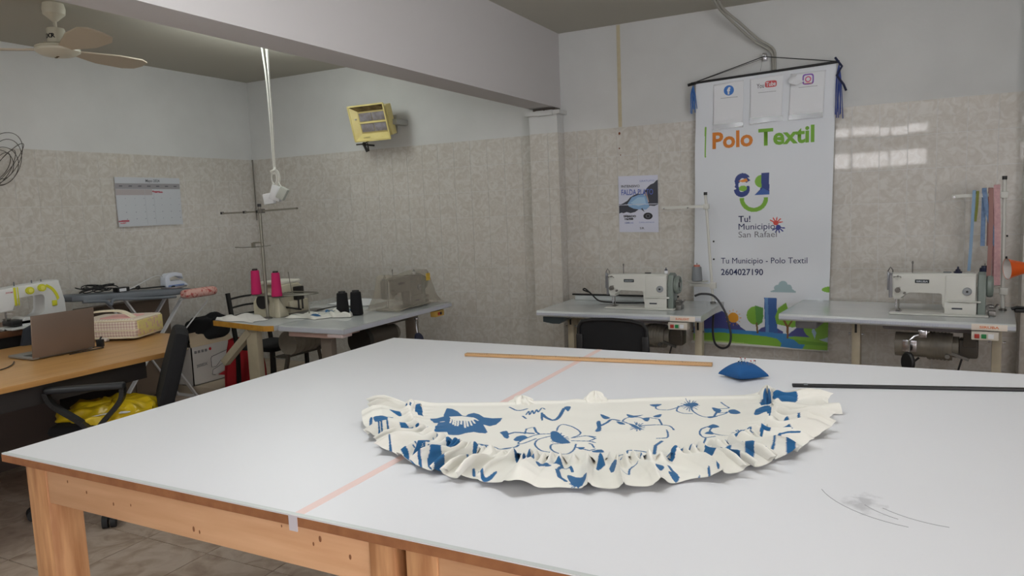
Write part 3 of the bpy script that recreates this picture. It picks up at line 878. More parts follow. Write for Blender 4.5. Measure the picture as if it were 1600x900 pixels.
def sewing_table(name, label, loc, rz, L, D, H, logo, pads, back_board=False):
    t = thing(name, label, 'sewing table', loc, rz)
    th = .04
    prof = [(0, H), (D, H), (D, H - th), (.006, H - th), (-.006, H - th + .012), (-.006, H - .014), (-.002, H - .004)]
    top = MB().prism(prof, 0, L, 'x').build('tabletop', formica, t)
    o = MB().box(0.0, L, -.0075, -.0062, H - th + .010, H - .012).build('edge_band', edge_grey, top)
    m = MB()
    for k in range(62):
        x = .14 + k * .0125
        if x < L - .28: m.box(x - .0006, x + .0006, -.0085, -.0074, H - .027, H - (.020 if k % 2 else .016))
    for k in range(14):
        x = .15 + k * .05
        if x < L - .28: m.tube([(x + .012 * math.cos(a), -.0080, H - .030 + .005 * math.sin(a)) for a in (0, 1, 2, 3, 4, 5)], .0006, 4)
    m.build('rule_scale', mat('pale_blue_print', (150, 160, 186), 0.5), top, kind='stuff', label='faint blue measuring scale printed along the front edge')
    px = L - .19
    o = MB().box(px, px + .155, -.0095, -.0070, H - .036, H - .004, .001).build('maker_plate', mat('cream_label', (226, 216, 204), 0.4), t, label='cream label with orange lettering')
    text(logo, 'lettering', mat('label_orange', (222, 132, 88), 0.5), o, (px + .035, -.0097, H - .026), (1, 0, 0), (0, 0, 1), .012, .085, .03)
    # switch box
    sx = L - (.19 if pads else .205)
    o = MB().box(sx, sx + .12, .0, .06, H - th - .050, H - th - .004, .004).build('switch_box', mat('box_cream', (204, 198, 186), 0.4), t)
    MB().box(sx + .014, sx + .036, -.006, .002, H - th - .040, H - th - .018, .002).build('stop_button', red_p, o)
    MB().box(sx + .044, sx + .066, -.006, .002, H - th - .040, H - th - .018, .002).build('start_button', green_p, o)
    MB().box(sx + .074, sx + .098, -.0025, .001, H - th - .040, H - th - .016).build('rating_sticker', paper, o)
    # legs: slotted uprights, feet, cross bar
    for lx in ((.12 if back_board else .36), L - .10):
        o = MB().box(lx, lx + .045, .24, .31, .06, H - th, .003).build('leg', cream_metal, t)
        MB().box(lx + .016, lx + .028, .236, .241, H - th - .09, H - th - .02).build('slot', black_plastic, o)
        for q in (-.012, .057): MB().cyl((lx + q - .006, .25, H - th - .10), (lx + q + .006, .25, H - th - .10), .006).build('bolt', chrome, o)
        MB().box(lx, lx + .045, .03, .54, .02, .06, .004).build('foot', cream_metal, t)
    MB().box(.3, L - .06, .26, .30, .18, .21, .003).build('cross_bar', cream_metal, t)
    # drawer and oil pan
    if back_board:
        MB().prism([(.02, H - th - .045), (.09, H - th - .055), (.14, H - th - .055), (.20, H - th - .02), (.20, H - th), (.02, H - th)], .05, .35, 'y', .003).build('drawer', mat('slate_green', (58, 70, 76), 0.4), t)
        MB().box(.12, .22, .33, .36, .35, H - th - .01).build('brace', cream_metal, t)
    else:
        MB().box(.08, .20, .05, .35, H - th - .05, H - th, .01).build('drawer', mat('drawer_grey', (110, 110, 112), 0.4), t)
    MB().box(L - .62, L - .16, .12, .32, H - th - .04, H - th, .012).build('oil_pan', mat('pan_grey', (112, 108, 112), 0.4), t)
    # clutch motor
    cx, cz = L - .42, H - th - .135
    o = MB().cyl((cx - .14, .22, cz), (cx + .02, .22, cz), .068, seg=28).cyl((cx + .02, .22, cz), (cx + .14, .22, cz), .075, seg=28).cyl((cx + .14, .22, cz), (cx + .17, .22, cz), .058, seg=28).build('motor', motor_m, t)
    for k in range(6): MB().cyl((cx + .03 + k * .018, .22, cz), (cx + .037 + k * .018, .22, cz), .0785, seg=28).build('cooling_fin', motor_m, o)
    MB().box(cx - .10, cx - .03, .146, .152, cz - .03, cz + .035, .002).build('rating_plate', chrome, o)
    m = MB(); m.box(cx + .17, cx + .26, .17, .27, cz - .05, cz + .05, .01); m.box(cx + .19, cx + .25, .15, .29, H - th - .12, H - th, .005)
    m.build('motor_bracket', motor_dark, t)
    m = MB(); m.bar((cx + .12, .16, cz - .02), (cx + .22, .16, cz - .055), .02, .015); m.cyl((cx + .12, .13, cz - .04), (cx + .12, .19, cz - .04), .012); m.build('clutch_lever', steel, t)
    MB().tube([(cx + .19, .18, cz - .04), (cx + .16, .18, .45), (cx + .10, .16, .10)], .005).build('pedal_rod', black_plastic, t)
    MB().tube([(cx - .02, .2, cz - .07), (cx - .10, .2, cz - .15), (cx - .22, .2, .33), (cx - .26, .2, .25)], .006).build('motor_cable', dark_rubber, t)
    MB().box(L - .55, L - .25, .10, .36, .07, .085, .004).build('treadle', black_plastic, t)
    if pads:
        m = MB(); m.tube([(cx + .04, .02, H - th - .025), (cx - .03, .0, H - th - .05), (cx - .05, -.02, H - th - .07), (cx - .052, -.02, H - th - .15)], .006); m.box(cx - .01, cx + .03, .0, .03, H - th - .055, H - th - .015, .004)
        m.build('knee_lever', chrome, t)
        MB().lathe([(0, -.012), (.040, -.012), (.046, -.004), (.046, .006), (.036, .014), (0, .014)], M=Matrix.Translation((cx - .055, -.02, H - th - .19)) @ Matrix.Rotation(math.radians(48), 4, 'Z') @ Matrix.Rotation(PI / 2, 4, 'Y') @ Matrix.Diagonal((1.25, .95, 1, 1)), seg=30).build('knee_pad', black_plastic, t)
        MB().tube([(cx - .09, -.01, H - th - .24), (cx - .092, -.01, .2)], .0022).build('pull_chain', steel, t)
    return t

def thread_stand(tb, label, x, y, H, top, lean, arm_z, arm_L, disc_z, disc_dx, arm_slope=0.0):
    """pole standing on the table with an upper guide arm and a lower spool arm, both to the left"""
    t = thing('thread_stand', label, 'thread stand', Matrix.Rotation(tb.rotation_euler.z, 4, 'Z') @ Vector((x, y, H + .001)) + tb.location, tb.rotation_euler.z)
    top -= H; arm_z -= H; disc_z -= H; H = 0; x = y = 0
    top_p = (x + lean, y, top)
    o = MB().cyl((x, y, H), top_p, .0095).build('stand_pole', white_metal, t)
    MB().cyl(Vector(top_p) - Vector((0, 0, .008)), Vector(top_p) + Vector((0, 0, .012)), .012).build('pole_cap', black_plastic, o)
    MB().lathe([(0, H), (.02, H), (.02, H + .006), (.011, H + .012)], (x, y, 0)).build('pole_collar', steel, o)
    fx = x + lean * (arm_z - H) / (top - H)
    o = MB().bar((fx + .015, y - .012, arm_z), (fx - arm_L, y - .02, arm_z - arm_slope), .008, .018).build('guide_arm', white_metal, t)
    MB().box(fx - .018, fx + .018, y - .02, y + .016, arm_z - .02, arm_z + .016, .003).build('clamp', white_metal, o)
    for k in (.4, .95): MB().cyl((fx - arm_L * k, y - .028, arm_z - .006 - arm_slope * k), (fx - arm_L * k, y - .018, arm_z - .006 - arm_slope * k), .005).build('eyelet', chrome, o)
    o = MB().bar((x + .02, y - .012, disc_z - .03), (x + disc_dx - .05, y - .012, disc_z - .025), .01, .022).build('spool_arm', white_metal, t)
    MB().box(x - .02, x + .022, y - .022, y + .016, disc_z - .05, disc_z - .01, .003).build('clamp', white_metal, o)
    MB().lathe([(0, disc_z - .012), (.03, disc_z - .012), (.075, disc_z - .003), (.076, disc_z + .001), (0, disc_z - .003)], (x + disc_dx, y - .012, 0), seg=32).build('spool_disc', white_metal, o)
    MB().cyl((x + disc_dx, y - .012, disc_z), (x + disc_dx, y - .012, disc_z + .125), .003).build('spool_pin', steel, o)
    for q in (.30, .42): MB().cyl((x + .006, y - .012, H + q), (x + .012, y - .014, H + q), .006).build('screw', black_plastic, t)

# middle table
RM = math.radians(-.6)
tm = sewing_table('sewing_table', 'grey-topped industrial sewing table beside the pier, with a black chair in front', (-2.11, 4.41, 0), RM, 1.11, .66, .775, 'SUNLIGHT', False, True)
thread_stand(tm, 'tall white thread stand in front of the hanging banner', 1.055, .58, .775, 1.515, -.045, 1.432, .30, .925, -.105)
sewing_head('sewing_machine', 'white industrial sewing machine on the table beside the pier', (-1.69, 4.585, .775), math.radians(-1.5), 'SUNLIGHT', '', None)
tr_rz = math.radians(-6.4)
tr = sewing_table('sewing_table', 'grey-topped industrial sewing table right of the hanging banner, reflecting it', (-.565, 4.50, 0), tr_rz, 1.155, .66, .79, 'SIRUBA', True)
thread_stand(tr, 'tall white thread stand with measuring tapes over its arm', 1.10, .50, .79, 1.53, -.012, 1.44, .25, .93, -.09)
sewing_head('sewing_machine', 'white industrial sewing machine on the table right of the banner', (.012, 4.60, .79), math.radians(-4), 'SIRUBA', '', True)

def at(t, p):  # local point of an Empty that is turned about z
    return Matrix.Translation(t.location) @ Matrix.Rotation(t.rotation_euler.z, 4, 'Z') @ Vector(p)
def cone(name, label, cat, p, r0, r1, h, m_, core=None, group=None, tilt=None):
    t = thing(name, label, cat, p, 0, group)
    MB().lathe([(0, 0.002), (r0 * .92, .002), (r0, .006), (r0 * 1.0, .01), (r1, h - .005), (r1 * .9, h), (0, h)], seg=28).build('thread', m_, t)
    c = MB().lathe([(0, h - .002), (r1 * .72, h - .002), (r1 * .66, h + .012), (r1 * .3, h + .012), (r1 * .3, h), (0, h)], seg=20).build('cone_core', core or black_plastic, t)
    return t
def thread_mat(name, rgb, rgb2):
    m = mat(name, rgb, 0.8); nt = m.node_tree; b = nt.nodes['Principled BSDF']
    g = nt.nodes.new('ShaderNodeNewGeometry'); wv = nt.nodes.new('ShaderNodeTexWave'); wv.bands_direction = 'Z'; wv.inputs['Scale'].default_value = 90; wv.inputs['Distortion'].default_value = 1.5
    nt.links.new(g.outputs['Position'], wv.inputs['Vector']); mx = nt.nodes.new('ShaderNodeMixRGB'); nt.links.new(wv.outputs['Fac'], mx.inputs[0])
    mx.inputs[1].default_value = lin(rgb) + (1,); mx.inputs[2].default_value = lin(rgb2) + (1,); nt.links.new(mx.outputs[0], b.inputs['Base Color'])
    return m
p = at(tm, (.95, .568, .926)); cone('thread_cone', 'grey thread cone on the thread stand beside the banner', 'thread cone', p, .036, .030, .10, thread_mat('grey_thread', (140, 144, 148), (112, 116, 120)), mat('salmon_cone', (190, 110, 92), 0.5))
p = at(tr, (1.01, .488, .931)); cone('thread_cone', 'navy thread cone on the stand behind the right-hand sewing machine', 'thread cone', p, .030, .026, .10, thread_mat('navy_thread', (28, 34, 66), (18, 22, 44)), navy_plastic)

# table clutter: black rail on a white block, a loop of cable
o = thing('white_backing_strip', 'low white board strip along the rear of the table beside the pier', 'board', (-2.06, 4.97, .775), 0)
MB().box(0, .62, 0, .10, .001, .035, .002).build('board', formica, o)
o = thing('black_rod', 'thin black rod lying on the white strip behind the sewing machine', 'rod', (-2.08, 4.965, .811), -.02)
MB().box(0, .80, 0, .018, .0005, .012, .003).build('rod', black_plastic, o)
o = thing('black_cable', 'black cable looped on the table top left of the sewing machine beside the pier', 'cable', (-1.92, 4.87, .780))
def bez(pts, n=10):
    pts = [Vector(p) for p in pts]; out = []
    for i in range(len(pts) - 1):
        p0, p1, p2, p3 = pts[max(i - 1, 0)], pts[i], pts[i + 1], pts[min(i + 2, len(pts) - 1)]
        for k in range(n):
            t = k / n; out.append(.5 * ((2 * p1) + (-p0 + p2) * t + (2 * p0 - 5 * p1 + 4 * p2 - p3) * t * t + (-p0 + 3 * p1 - 3 * p2 + p3) * t ** 3))
    out.append(pts[-1]); return out
MB().tube(bez([(-.03, .13, .05), (-.07, .10, .07), (-.04, .06, .085), (.02, .03, .05), (.09, -.01, .010), (.20, -.04, .004), (.36, -.04, .004), (.50, .0, .005), (.56, .04, .006)]), .0055).build('cord', dark_rubber, o)
o = thing('black_cable', 'thick dark cable drooping off the end of the sewing table by the banner', 'cord', (-1.16, 4.92, .80))
MB().tube(bez([(0, 0, .03), (.05, 0, .045), (.13, 0, .03), (.20, -.02, -.06), (.235, -.04, -.16), (.245, -.04, -.24), (.225, -.03, -.30), (.17, .02, -.325), (.12, .06, -.30), (.10, .09, -.22), (.10, .12, -.10), (.10, .16, -.05)]), .0075).build('cord', mat('dark_cord', (52, 52, 56), 0.5), o)

# black chair in front of the middle table
ch = thing('office_chair', 'black mesh-backed chair tucked in front of the sewing table by the pier', 'chair', (-1.41, 4.12, 0), 0)
m = MB(); nu = 14
pr = [(-.215, .42), (-.212, .66), (-.205, .765), (-.185, .795), (-.12, .808), (0, .812), (.12, .806), (.185, .79), (.205, .76), (.212, .66), (.215, .42)]
m.prism(pr, -.175, -.14, 'y', .008); m.build('backrest', mat('black_mesh', (17, 17, 20), 0.9, bump=0.2, bscale=700), ch)
m = MB(); m.tube([(x, -.178, z) for x, z in pr], .011); m.build('back_frame', black_plastic, ch)
for sx in (-1, 1): MB().box(sx * .20 - .02, sx * .20 + .02, -.19, -.178, .42, .72, .004).build('side_panel', black_plastic, ch)
MB().box(-.23, .23, -.14, .26, .42, .48, .02).build('seat', black_fabric, ch)
MB().cyl((0, .06, .10), (0, .06, .42), .03).build('column', black_plastic, ch)
for k in range(5):
    a = k * 2 * PI / 5 + .3; e = (.27 * math.cos(a), .06 + .27 * math.sin(a), .07)
    o = MB().bar((0, .06, .11), e, .04, .03).build('leg', black_plastic, ch); MB().cyl((e[0] - .012, e[1], .028), (e[0] + .012, e[1], .028), .028).build('castor', dark_rubber, o)

# ------------------------------------------------------------------ banner
yb = 5.125
def yban(x, z):
    x = np.asarray(x); z = np.asarray(z)
    s = (x + .76) / .44
    return yb + .03 * np.clip((2.3 - z) / 1.9, 0, 1) * 0.6 + .006 * np.sin(z * 7 + s * 1.5) * np.clip((2.27 - z) * 3, 0, 1) + .004 * np.sin(z * 15 - s * 3) + .004 * s ** 2 - .0045 * np.exp(-((x + .70 + (z - 1.6) * .5) / .08) ** 2) * np.exp(-((z - 1.65) / .2) ** 2)
ban = thing('hanging_banner', 'tall white vinyl banner with orange and green lettering hanging on the wall', 'banner', (0, 0, 0))
TL, TR_, BR, BLc = (-1.184, 2.270), (-.303, 2.300), (-.342, .455), (-1.226, .472)
nu, nv = 300, 620
s_, t_ = np.meshgrid(np.linspace(0, 1, nu), np.linspace(0, 1, nv), indexing='ij'); s_ = s_.ravel()[:, None]; t_ = t_.ravel()[:, None]
P = (1 - t_) * ((1 - s_) * np.array(TL) + s_ * np.array(TR_)) + t_ * ((1 - s_) * np.array(BLc) + s_ * np.array(BR))
pt = Paint(P, (218, 222, 228))
GB, GL, DB, NV, SKY = (60, 132, 190), (126, 178, 62), (52, 60, 120), (44, 62, 128), (150, 184, 206)
# landscape along the foot
pt.poly([(-1.25, .70), (-1.14, .645), (-1.10, .60), (-1.25, .55)], (178, 200, 214))
pt.poly([(-1.24, .56), (-1.16, .64), (-1.02, .70), (-.90, .60), (-.90, .54), (-1.24, .52)], (74, 78, 140))
pt.poly([(-.93, .55), (-.91, .60), (-.86, .565), (-.80, .55), (-.76, .59), (-.70, .615), (-.62, .57), (-.62, .54), (-.93, .54)], (74, 78, 140))
pt.poly([(-1.24, .56), (-1.05, .575), (-.80, .565), (-.60, .555), (-.30, .545), (-.30, .45), (-1.24, .45)], GB)
pt.poly([(-1.24, .53), (-1.05, .545), (-.85, .54), (-.72, .53), (-.66, .52), (-.63, .49), (-.64, .44), (-1.24, .44)], GL)
pt.poly([(-1.24, .49), (-.9, .48), (-.70, .455), (-.66, .44), (-1.24, .44)], (178, 206, 122))
pt.poly([(-1.24, .470), (-.95, .466), (-.64, .445), (-.64, .43), (-1.24, .43)], (222, 228, 232))
pt.poly([(-.60, .53), (-.50, .55), (-.30, .54), (-.30, .46), (-.50, .45), (-.48, .49), (-.54, .515)], GL)
pt.poly([(-.55, .52), (-.30, .50), (-.30, .485), (-.52, .49)], (106, 158, 52))
pt.poly([(-.60, .54), (-.50, .63), (-.42, .54)], (68, 72, 136)); pt.poly([(-.44, .58), (-.38, .62), (-.30, .60), (-.30, .50), (-.38, .52), (-.44, .56)], (178, 200, 214))
pt.poly([(-.74, .80), (-.66, .80), (-.655, .56), (-.735, .56)], (54, 96, 160)); pt.poly([(-.735, .80), (-.715, .80), (-.71, .56), (-.73, .56)], (92, 138, 190))
pt.disc((-.80, .675), .055, GL, sc=(1, 1.15)); pt.poly([(-.80, .745), (-.745, .73), (-.75, .63), (-.79, .60)], (92, 150, 70)); pt.line([(-.79, .62), (-.785, .555)], .012, (120, 96, 60))
pt.poly([(-.66, .62), (-.67, .67), (-.65, .73), (-.60, .77), (-.58, .70), (-.50, .68), (-.48, .62), (-.56, .60)], GL); pt.line([(-.62, .66), (-.59, .60), (-.59, .53)], .014, (122, 84, 50)); pt.line([(-.59, .60), (-.56, .65)], .010, (122, 84, 50))
pt.disc((-.40, .60), .09, GL, sc=(1, .8)); pt.disc((-.32, .86), .06, GL, sc=(1, .35))
pt.poly([(-.44, .58), (-.43, .61), (-.41, .57), (-.42, .53)], (160, 190, 210))
pt.disc((-.945, .655), .036, (226, 158, 48))
for k in range(12):
    a = k * PI / 6; pt.line([(-.945 + .042 * math.cos(a), .655 + .045 * math.sin(a)), (-.945 + .053 * math.cos(a), .655 + .057 * math.sin(a))], .004, (226, 158, 48))
CL = (152, 176, 182)
pt.poly([(-.70, .845), (-.66, .86), (-.56, .86), (-.54, .845)], CL); pt.disc((-.655, .866), .022, CL); pt.disc((-.62, .885), .03, CL); pt.disc((-.585, .868), .022, CL)
pt.poly([(-.70, .838), (-.70, .848), (-.54, .848), (-.54, .838)], CL)
# emblem: an S and a stylised 9 over a green smile
cx, cz = -.877, 1.565
pt.disc((cx, cz + .028), .052, NV, .018); pt.disc((cx - .005, cz - .028), .052, NV, .018)
pt.poly([(cx, cz + .0), (cx + .06, cz + .035), (cx + .06, cz - .01)], (218, 222, 228)); pt.poly([(cx + .03, cz + .05), (cx + .062, cz + .052), (cx + .06, cz + .02)], (218, 222, 228))
pt.poly([(cx - .07, cz - .03), (cx - .04, cz - .025), (cx - .06, cz + .0)], (218, 222, 228))
pt.disc((cx, cz), .028, (218, 222, 228)); pt.poly([(cx - .03, cz + .028), (cx + .025, cz + .045), (cx + .035, cz + .025), (cx + .005, cz + .018)], (226, 140, 50)); pt.disc((cx + .002, cz - .022), .024, GL, sc=(1.1, .8))
pt.poly([(-.755, 1.625), (-.705, 1.628), (-.706, 1.497), (-.80, 1.495), (-.765, 1.53), (-.756, 1.56)], NV)
pt.disc((-.755, 1.585), .042, GL); pt.poly([(-.755, 1.64), (-.70, 1.64), (-.70, 1.53), (-.755, 1.53)], NV); pt.poly([(-.80, 1.495), (-.745, 1.54), (-.706, 1.515), (-.706, 1.495)], (60, 96, 168)); pt.poly([(-.705, 1.66), (-.69, 1.66), (-.69, 1.48), (-.705, 1.48)], (218, 222, 228))
M_ = (P[:, 1] < 1.478)
D = np.hypot(P[:, 0] + .805, (P[:, 1] - 1.474)); pt.C[M_ & (D < .092) & (D > .064), :3] = lin(GL)
# two open hands by the town name
for (hx, hz, sg, cc) in ((-.665, 1.305, 1, (206, 72, 62)), (-.650, 1.275, -1, (52, 60, 140))):
    pt.disc((hx, hz), .017, cc)
    for k in range(5):
        a = (.15 + k * .62) * sg + (0 if sg > 0 else PI * .0); pt.line([(hx, hz), (hx + .040 * math.cos(a), hz + .036 * math.sin(a))], .008, cc)
# green bar before the title
pt.line([(-1.122, 1.969), (-1.124, 1.770)], .010, GL)
V = np.stack([P[:, 0], yban(P[:, 0], P[:, 1]), P[:, 1]], 1)
grid_mesh('banner_sheet', V, nu, nv, pt.C, print_mat('vinyl_print', .42, .02, 300), ban)
fol = yban
# lettering (each line follows the slight slant of the hung cloth)
sl = (1, 0, .0)
text('Polo', 'lettering', orange_ink, ban, (-1.075, 0, 1.823), (1, 0, .012), (0, 0, 1), .105, .265, .03, .002, fol, label='orange word on the banner')
text('Textil', 'lettering', green_ink, ban, (-.775, 0, 1.822), (1, 0, .006), (0, 0, 1), .105, .345, .03, .002, fol, label='green word on the banner')
text('Tu!', 'lettering', ink, ban, (-.908, 0, 1.316), (1, 0, 0), (0, 0, 1), .042, None, .012, .002, fol)
text('Municipio', 'lettering', ink, ban, (-.908, 0, 1.264), (1, 0, 0), (0, 0, 1), .042, .238, .0, .002, fol)
text('San Rafael', 'lettering', grey_ink, ban, (-.909, 0, 1.211), (1, 0, 0), (0, 0, 1), .040, .250, .0, .002, fol)
text('Tu Municipio - Polo Textil', 'lettering', ink, ban, (-1.026, 0, 1.033), (1, 0, 0), (0, 0, 1), .040, .557, .0, .002, fol)
text('2604027190', 'lettering', ink, ban, (-1.026, 0, .953), (1, 0, 0), (0, 0, 1), .042, .278, .014, .002, fol)
# rods, cord and hook
MB().cyl((-1.215, yb - .004, 2.272), (-.285, yb - .004, 2.305), .008).build('top_rod', black_plastic, ban)
MB().cyl((-1.24, yb + .02, .470), (-.335, yb + .02, .452), .009).build('bottom_rod', white_metal, ban)
hk = (-.74, yb - .005, 2.392)
MB().tube([(-1.20, yb, 2.276), hk, (-.30, yb, 2.308)], .0032).build('hanging_cord', black_plastic, ban)
MB().tube([(-1.20, yb - .012, 2.272), (-.745, yb - .012, 2.378), (-.76, yb - .012, 2.30)], .0016).build('hanging_cord', black_plastic, ban)
m = MB(); m.box(-.753, -.727, yb + .02, YB, 2.375, 2.42, .004); m.cyl((-.74, yb - .02, 2.398), (-.74, YB, 2.398), .006)
m.build('wall_hook', chrome, ban)
def tassel(x, z, h, mm, lb):
    m = MB()
    for k in range(9):
        a = k * .7; r = .008 + .004 * (k % 3)
        m.tube(bez([(x, yb - .01, z), (x + r * math.cos(a), yb - .012 - .004 * (k % 2), z - h * .3), (x + r * 1.6 * math.cos(a + .5), yb - .012, z - h * (.8 + .2 * random.random()))], 5), .0028, 5)
    m.build('ribbon_tassel', mm, ban, label=lb)
tassel(-1.20, 2.255, .19, mat('blue_ribbon', (62, 110, 176), 0.6), 'light blue ribbon at the left end of the rod')
tassel(-.288, 2.29, .34, mat('dark_blue_ribbon', (44, 66, 140), 0.6), 'dark blue ribbon at the right end of the rod')
MB().tube([(-.31, yb - .02, 2.33), (-.27, yb - .03, 2.27), (-.30, yb - .02, 2.22), (-.26, yb - .02, 2.16), (-.245, yb - .02, 2.12)], .007).build('rod_knot', mat('navy_knot', (24, 32, 66), 0.7), ban)
MB().tube([(-1.235, yb - .012, 2.262), (-1.18, yb - .012, 2.272)], .010).build('rod_end', black_plastic, ban)

def sheet(name, label, c4, y, wob, m_, seed):
    """a taped sheet of paper on the banner; c4: corners TL TR BR BL"""
    t = thing(name, label, 'paper sheet', (0, 0, 0)); n = 24
    a, b = np.meshgrid(np.linspace(0, 1, n), np.linspace(0, 1, n), indexing='ij'); a = a.ravel()[:, None]; b = b.ravel()[:, None]
    Q = (1 - b) * ((1 - a) * np.array(c4[0]) + a * np.array(c4[1])) + b * ((1 - a) * np.array(c4[3]) + a * np.array(c4[2]))
    fy = lambda x, z: yban(x, z) - .006 - wob * np.exp(-((z - (c4[3][1] + .045)) / .008) ** 2)
    V = np.stack([Q[:, 0], fy(Q[:, 0], Q[:, 1]) - wob * 1.2 * (b[:, 0] > .97) * (np.sin(a[:, 0] * 7 + seed) > 0), Q[:, 1]], 1)
    o = grid_mesh('sheet', V, n, n, None, m_, t)
    md = o.modifiers.new('s', 'SOLIDIFY'); md.thickness = .0006
    return t, (lambda x, z: fy(x, z) - .0025)
def disc_print(t, name, mm, cx, cz, r, fy, r2=0, sx=1, sq=False, dep=.0):
    m = MB(); n = 28; V = []
    for k in range(n):
        a = k * 2 * PI / n; ca, sa = math.cos(a), math.sin(a)
        if sq: ca = math.copysign(abs(ca) ** .45, ca); sa = math.copysign(abs(sa) ** .45, sa)
        V.append((cx + r * ca * sx, cz + r * sa, ca, sa))
    if r2 == 0:
        m.bm.faces.new([m.bm.verts.new((x, float(fy(x, z)) - dep, z)) for x, z, *_ in V])
    else:
        A = [m.bm.verts.new((x, float(fy(x, z)) - dep, z)) for x, z, *_ in V]
        B_ = [m.bm.verts.new((cx + r2 * c * sx, float(fy(cx + r2 * c, cz + r2 * s)) - dep, cz + r2 * s)) for _, _, c, s in V]
        for k in range(n): m.bm.faces.new((A[k], A[(k + 1) % n], B_[(k + 1) % n], B_[k]))
    return m.build(name, mm, t, smooth=0)
G3 = 'printed sheets taped to the top of the banner'
t1, f1 = sheet('paper_sheet', 'white sheet with round blue letter emblem, leftmost on the banner', [(-1.064, 2.247), (-.866, 2.258), (-.874, 1.955), (-1.072, 1.942)], 0, .006, paper, 1)
disc_print(t1, 'emblem', mat('blue_emblem', (58, 118, 196), 0.6), -.963, 2.200, .033, f1)
text('f', 'lettering', paper, t1, (-.974, 0, 2.176), (1, 0, 0), (0, 0, 1), .042, .022, .05, .002, f1)
t2, f2 = sheet('paper_sheet', 'white sheet with red and black video lettering, middle one on the banner', [(-.825, 2.258), (-.615, 2.268), (-.628, 1.976), (-.83, 1.958)], 0, .006, paper, 2)
text('You', 'lettering', black_ink, t2, (-.783, 0, 2.192), (1, 0, .04), (0, 0, 1), .030, .046, .0, .002, f2)
disc_print(t2, 'red_box', mat('pale_red_ink', (204, 84, 88), 0.6), -.695, 2.213, .021, f2, sx=1.75, sq=True)
text('Tube', 'lettering', paper, t2, (-.726, 0, 2.199), (1, 0, .03), (0, 0, 1), .027, .062, .02, .002, f2)
t3, f3 = sheet('paper_sheet', 'white curled sheet with a rounded camera emblem, rightmost on the banner', [(-.572, 2.262), (-.364, 2.262), (-.379, 1.975), (-.588, 1.968)], 0, .006, paper, 3)
disc_print(t3, 'emblem', mat('violet_ink', (128, 84, 176), 0.6), -.468, 2.217, .034, f3, .026, sq=True)
disc_print(t3, 'emblem', mat('pink_ink', (206, 90, 130), 0.6), -.468, 2.217, .019, f3, .012)
disc_print(t3, 'emblem', mat('amber_ink', (232, 176, 110), 0.6), -.468, 2.190, .006, f3, sx=4)
for t, f_, x, z in ((t1, f1, -.962, 2.153), (t2, f2, -.718, 2.164), (t3, f3, -.468, 2.170)):
    m = MB()
    for k in range(16): m.box(x - .055 + k * .007, x - .050 + k * .007, float(f_(x, z)) - .0005, float(f_(x, z)), z - .0015, z + .0015)
    m.build('caption_line', grey_ink, t, smooth=0, kind='stuff')
# curled torn corner on the right sheet
MB().strip(bez([(-.555, 5.098, 2.245), (-.560, 5.085, 2.225), (-.545, 5.080, 2.205), (-.51, 5.092, 2.195)], 6), (.05, 0, .02), .0006).build('curled_corner', paper, t3)
# clear tape over the sheets
gl = mat('clear_tape_gloss', (225, 228, 232), 0.08, alpha=.35)
for t, f_, x0, x1, z in ((t1, f1, -1.07, -.87, 1.972), (t2, f2, -.83, -.62, 1.992), (t3, f3, -.585, -.38, 1.992)):
    MB().box(x0, x1, float(f_((x0 + x1) / 2, z)) - .004, float(f_((x0 + x1) / 2, z)) - .003, z - .022, z + .010).build('tape', gl, t)

# grey service cables from the ceiling down behind the banner
sc = thing('service_cable', 'pair of grey cables dropping from the ceiling behind the banner', 'cable', (0, 0, 0))
for dx, dz in ((0, 0), (.022, .012)):
    MB().tube(bez([(-1.02 + dx, 4.93, 2.76), (-.99 + dx, 4.98, 2.70), (-.90 + dx, 5.06, 2.60 + dz), (-.80 + dx, 5.12, 2.50 + dz), (-.705 + dx * .8, 5.165, 2.43 + dz), (-.690 + dx * .6, 5.175, 2.36), (-.690 + dx * .6, 5.178, 2.2)]), .009).build('cable', mat('cable_grey', (150, 148, 140), 0.5), sc)
# beige strip, rust stains
st = struct(MB().box(-1.768, -1.742, YB - .004, YB, TT, 2.755).build('trim_3', mat('beige_strip', (196, 187, 160), 0.7, rgb2=(188, 176, 146), cscale=20)))
rust = mat('rust_stain', (120, 66, 38), 0.9)
for (x, z, r) in ((-1.762, 1.985, .008), (-1.765, 1.877, .005), (-1.757, 1.828, .004)):
    MB().ball((x, YB - .004, z), r, (1, .2, 1.3), seg=8).build('rust_spot', rust, wall_back)

# workshop poster
po = thing('course_poster', 'printed grey, white and blue course poster on the tiles left of the banner', 'poster', (0, 0, 0))
nu, nv = 160, 220; s_, t_ = np.meshgrid(np.linspace(0, 1, nu), np.linspace(0, 1, nv), indexing='ij'); s_ = s_.ravel(); t_ = t_.ravel()
PX = -1.778 + s_ * .298; PZ = 1.262 + t_ * .412 - s_ * .006; S = np.stack([s_, t_], 1)
pt = Paint(S, (206, 208, 224)); DK = (58, 60, 72)
pt.poly([(0, .33), (.06, .35), (.12, .34), (.2, .36), (.3, .34), (.42, .36), (.5, .40), (.56, .43), (.6, .42), (.72, .45), (.8, .47), (.9, .46), (1, .49), (1, .92), (.95, .90), (.90, .86), (.82, .84), (.75, .80), (.68, .74), (.6, .66), (.5, .69), (.4, .66), (.3, .62), (.22, .56), (.12, .52), (.06, .50), (0, .50)], DK)
pt.poly([(.22, .50), (.34, .62), (.5, .66), (.68, .68), (.74, .56), (.78, .45), (.7, .40), (.55, .40), (.38, .42), (.26, .46)], (132, 168, 206))
pt.poly([(.30, .52), (.5, .62), (.66, .62), (.70, .50), (.5, .46)], (164, 196, 222))
pt.poly([(.57, .41), (.63, .37), (.66, .36), (.60, .43)], (60, 60, 70)); pt.line([(0, .485), (1, .50)], .012, (200, 202, 214))
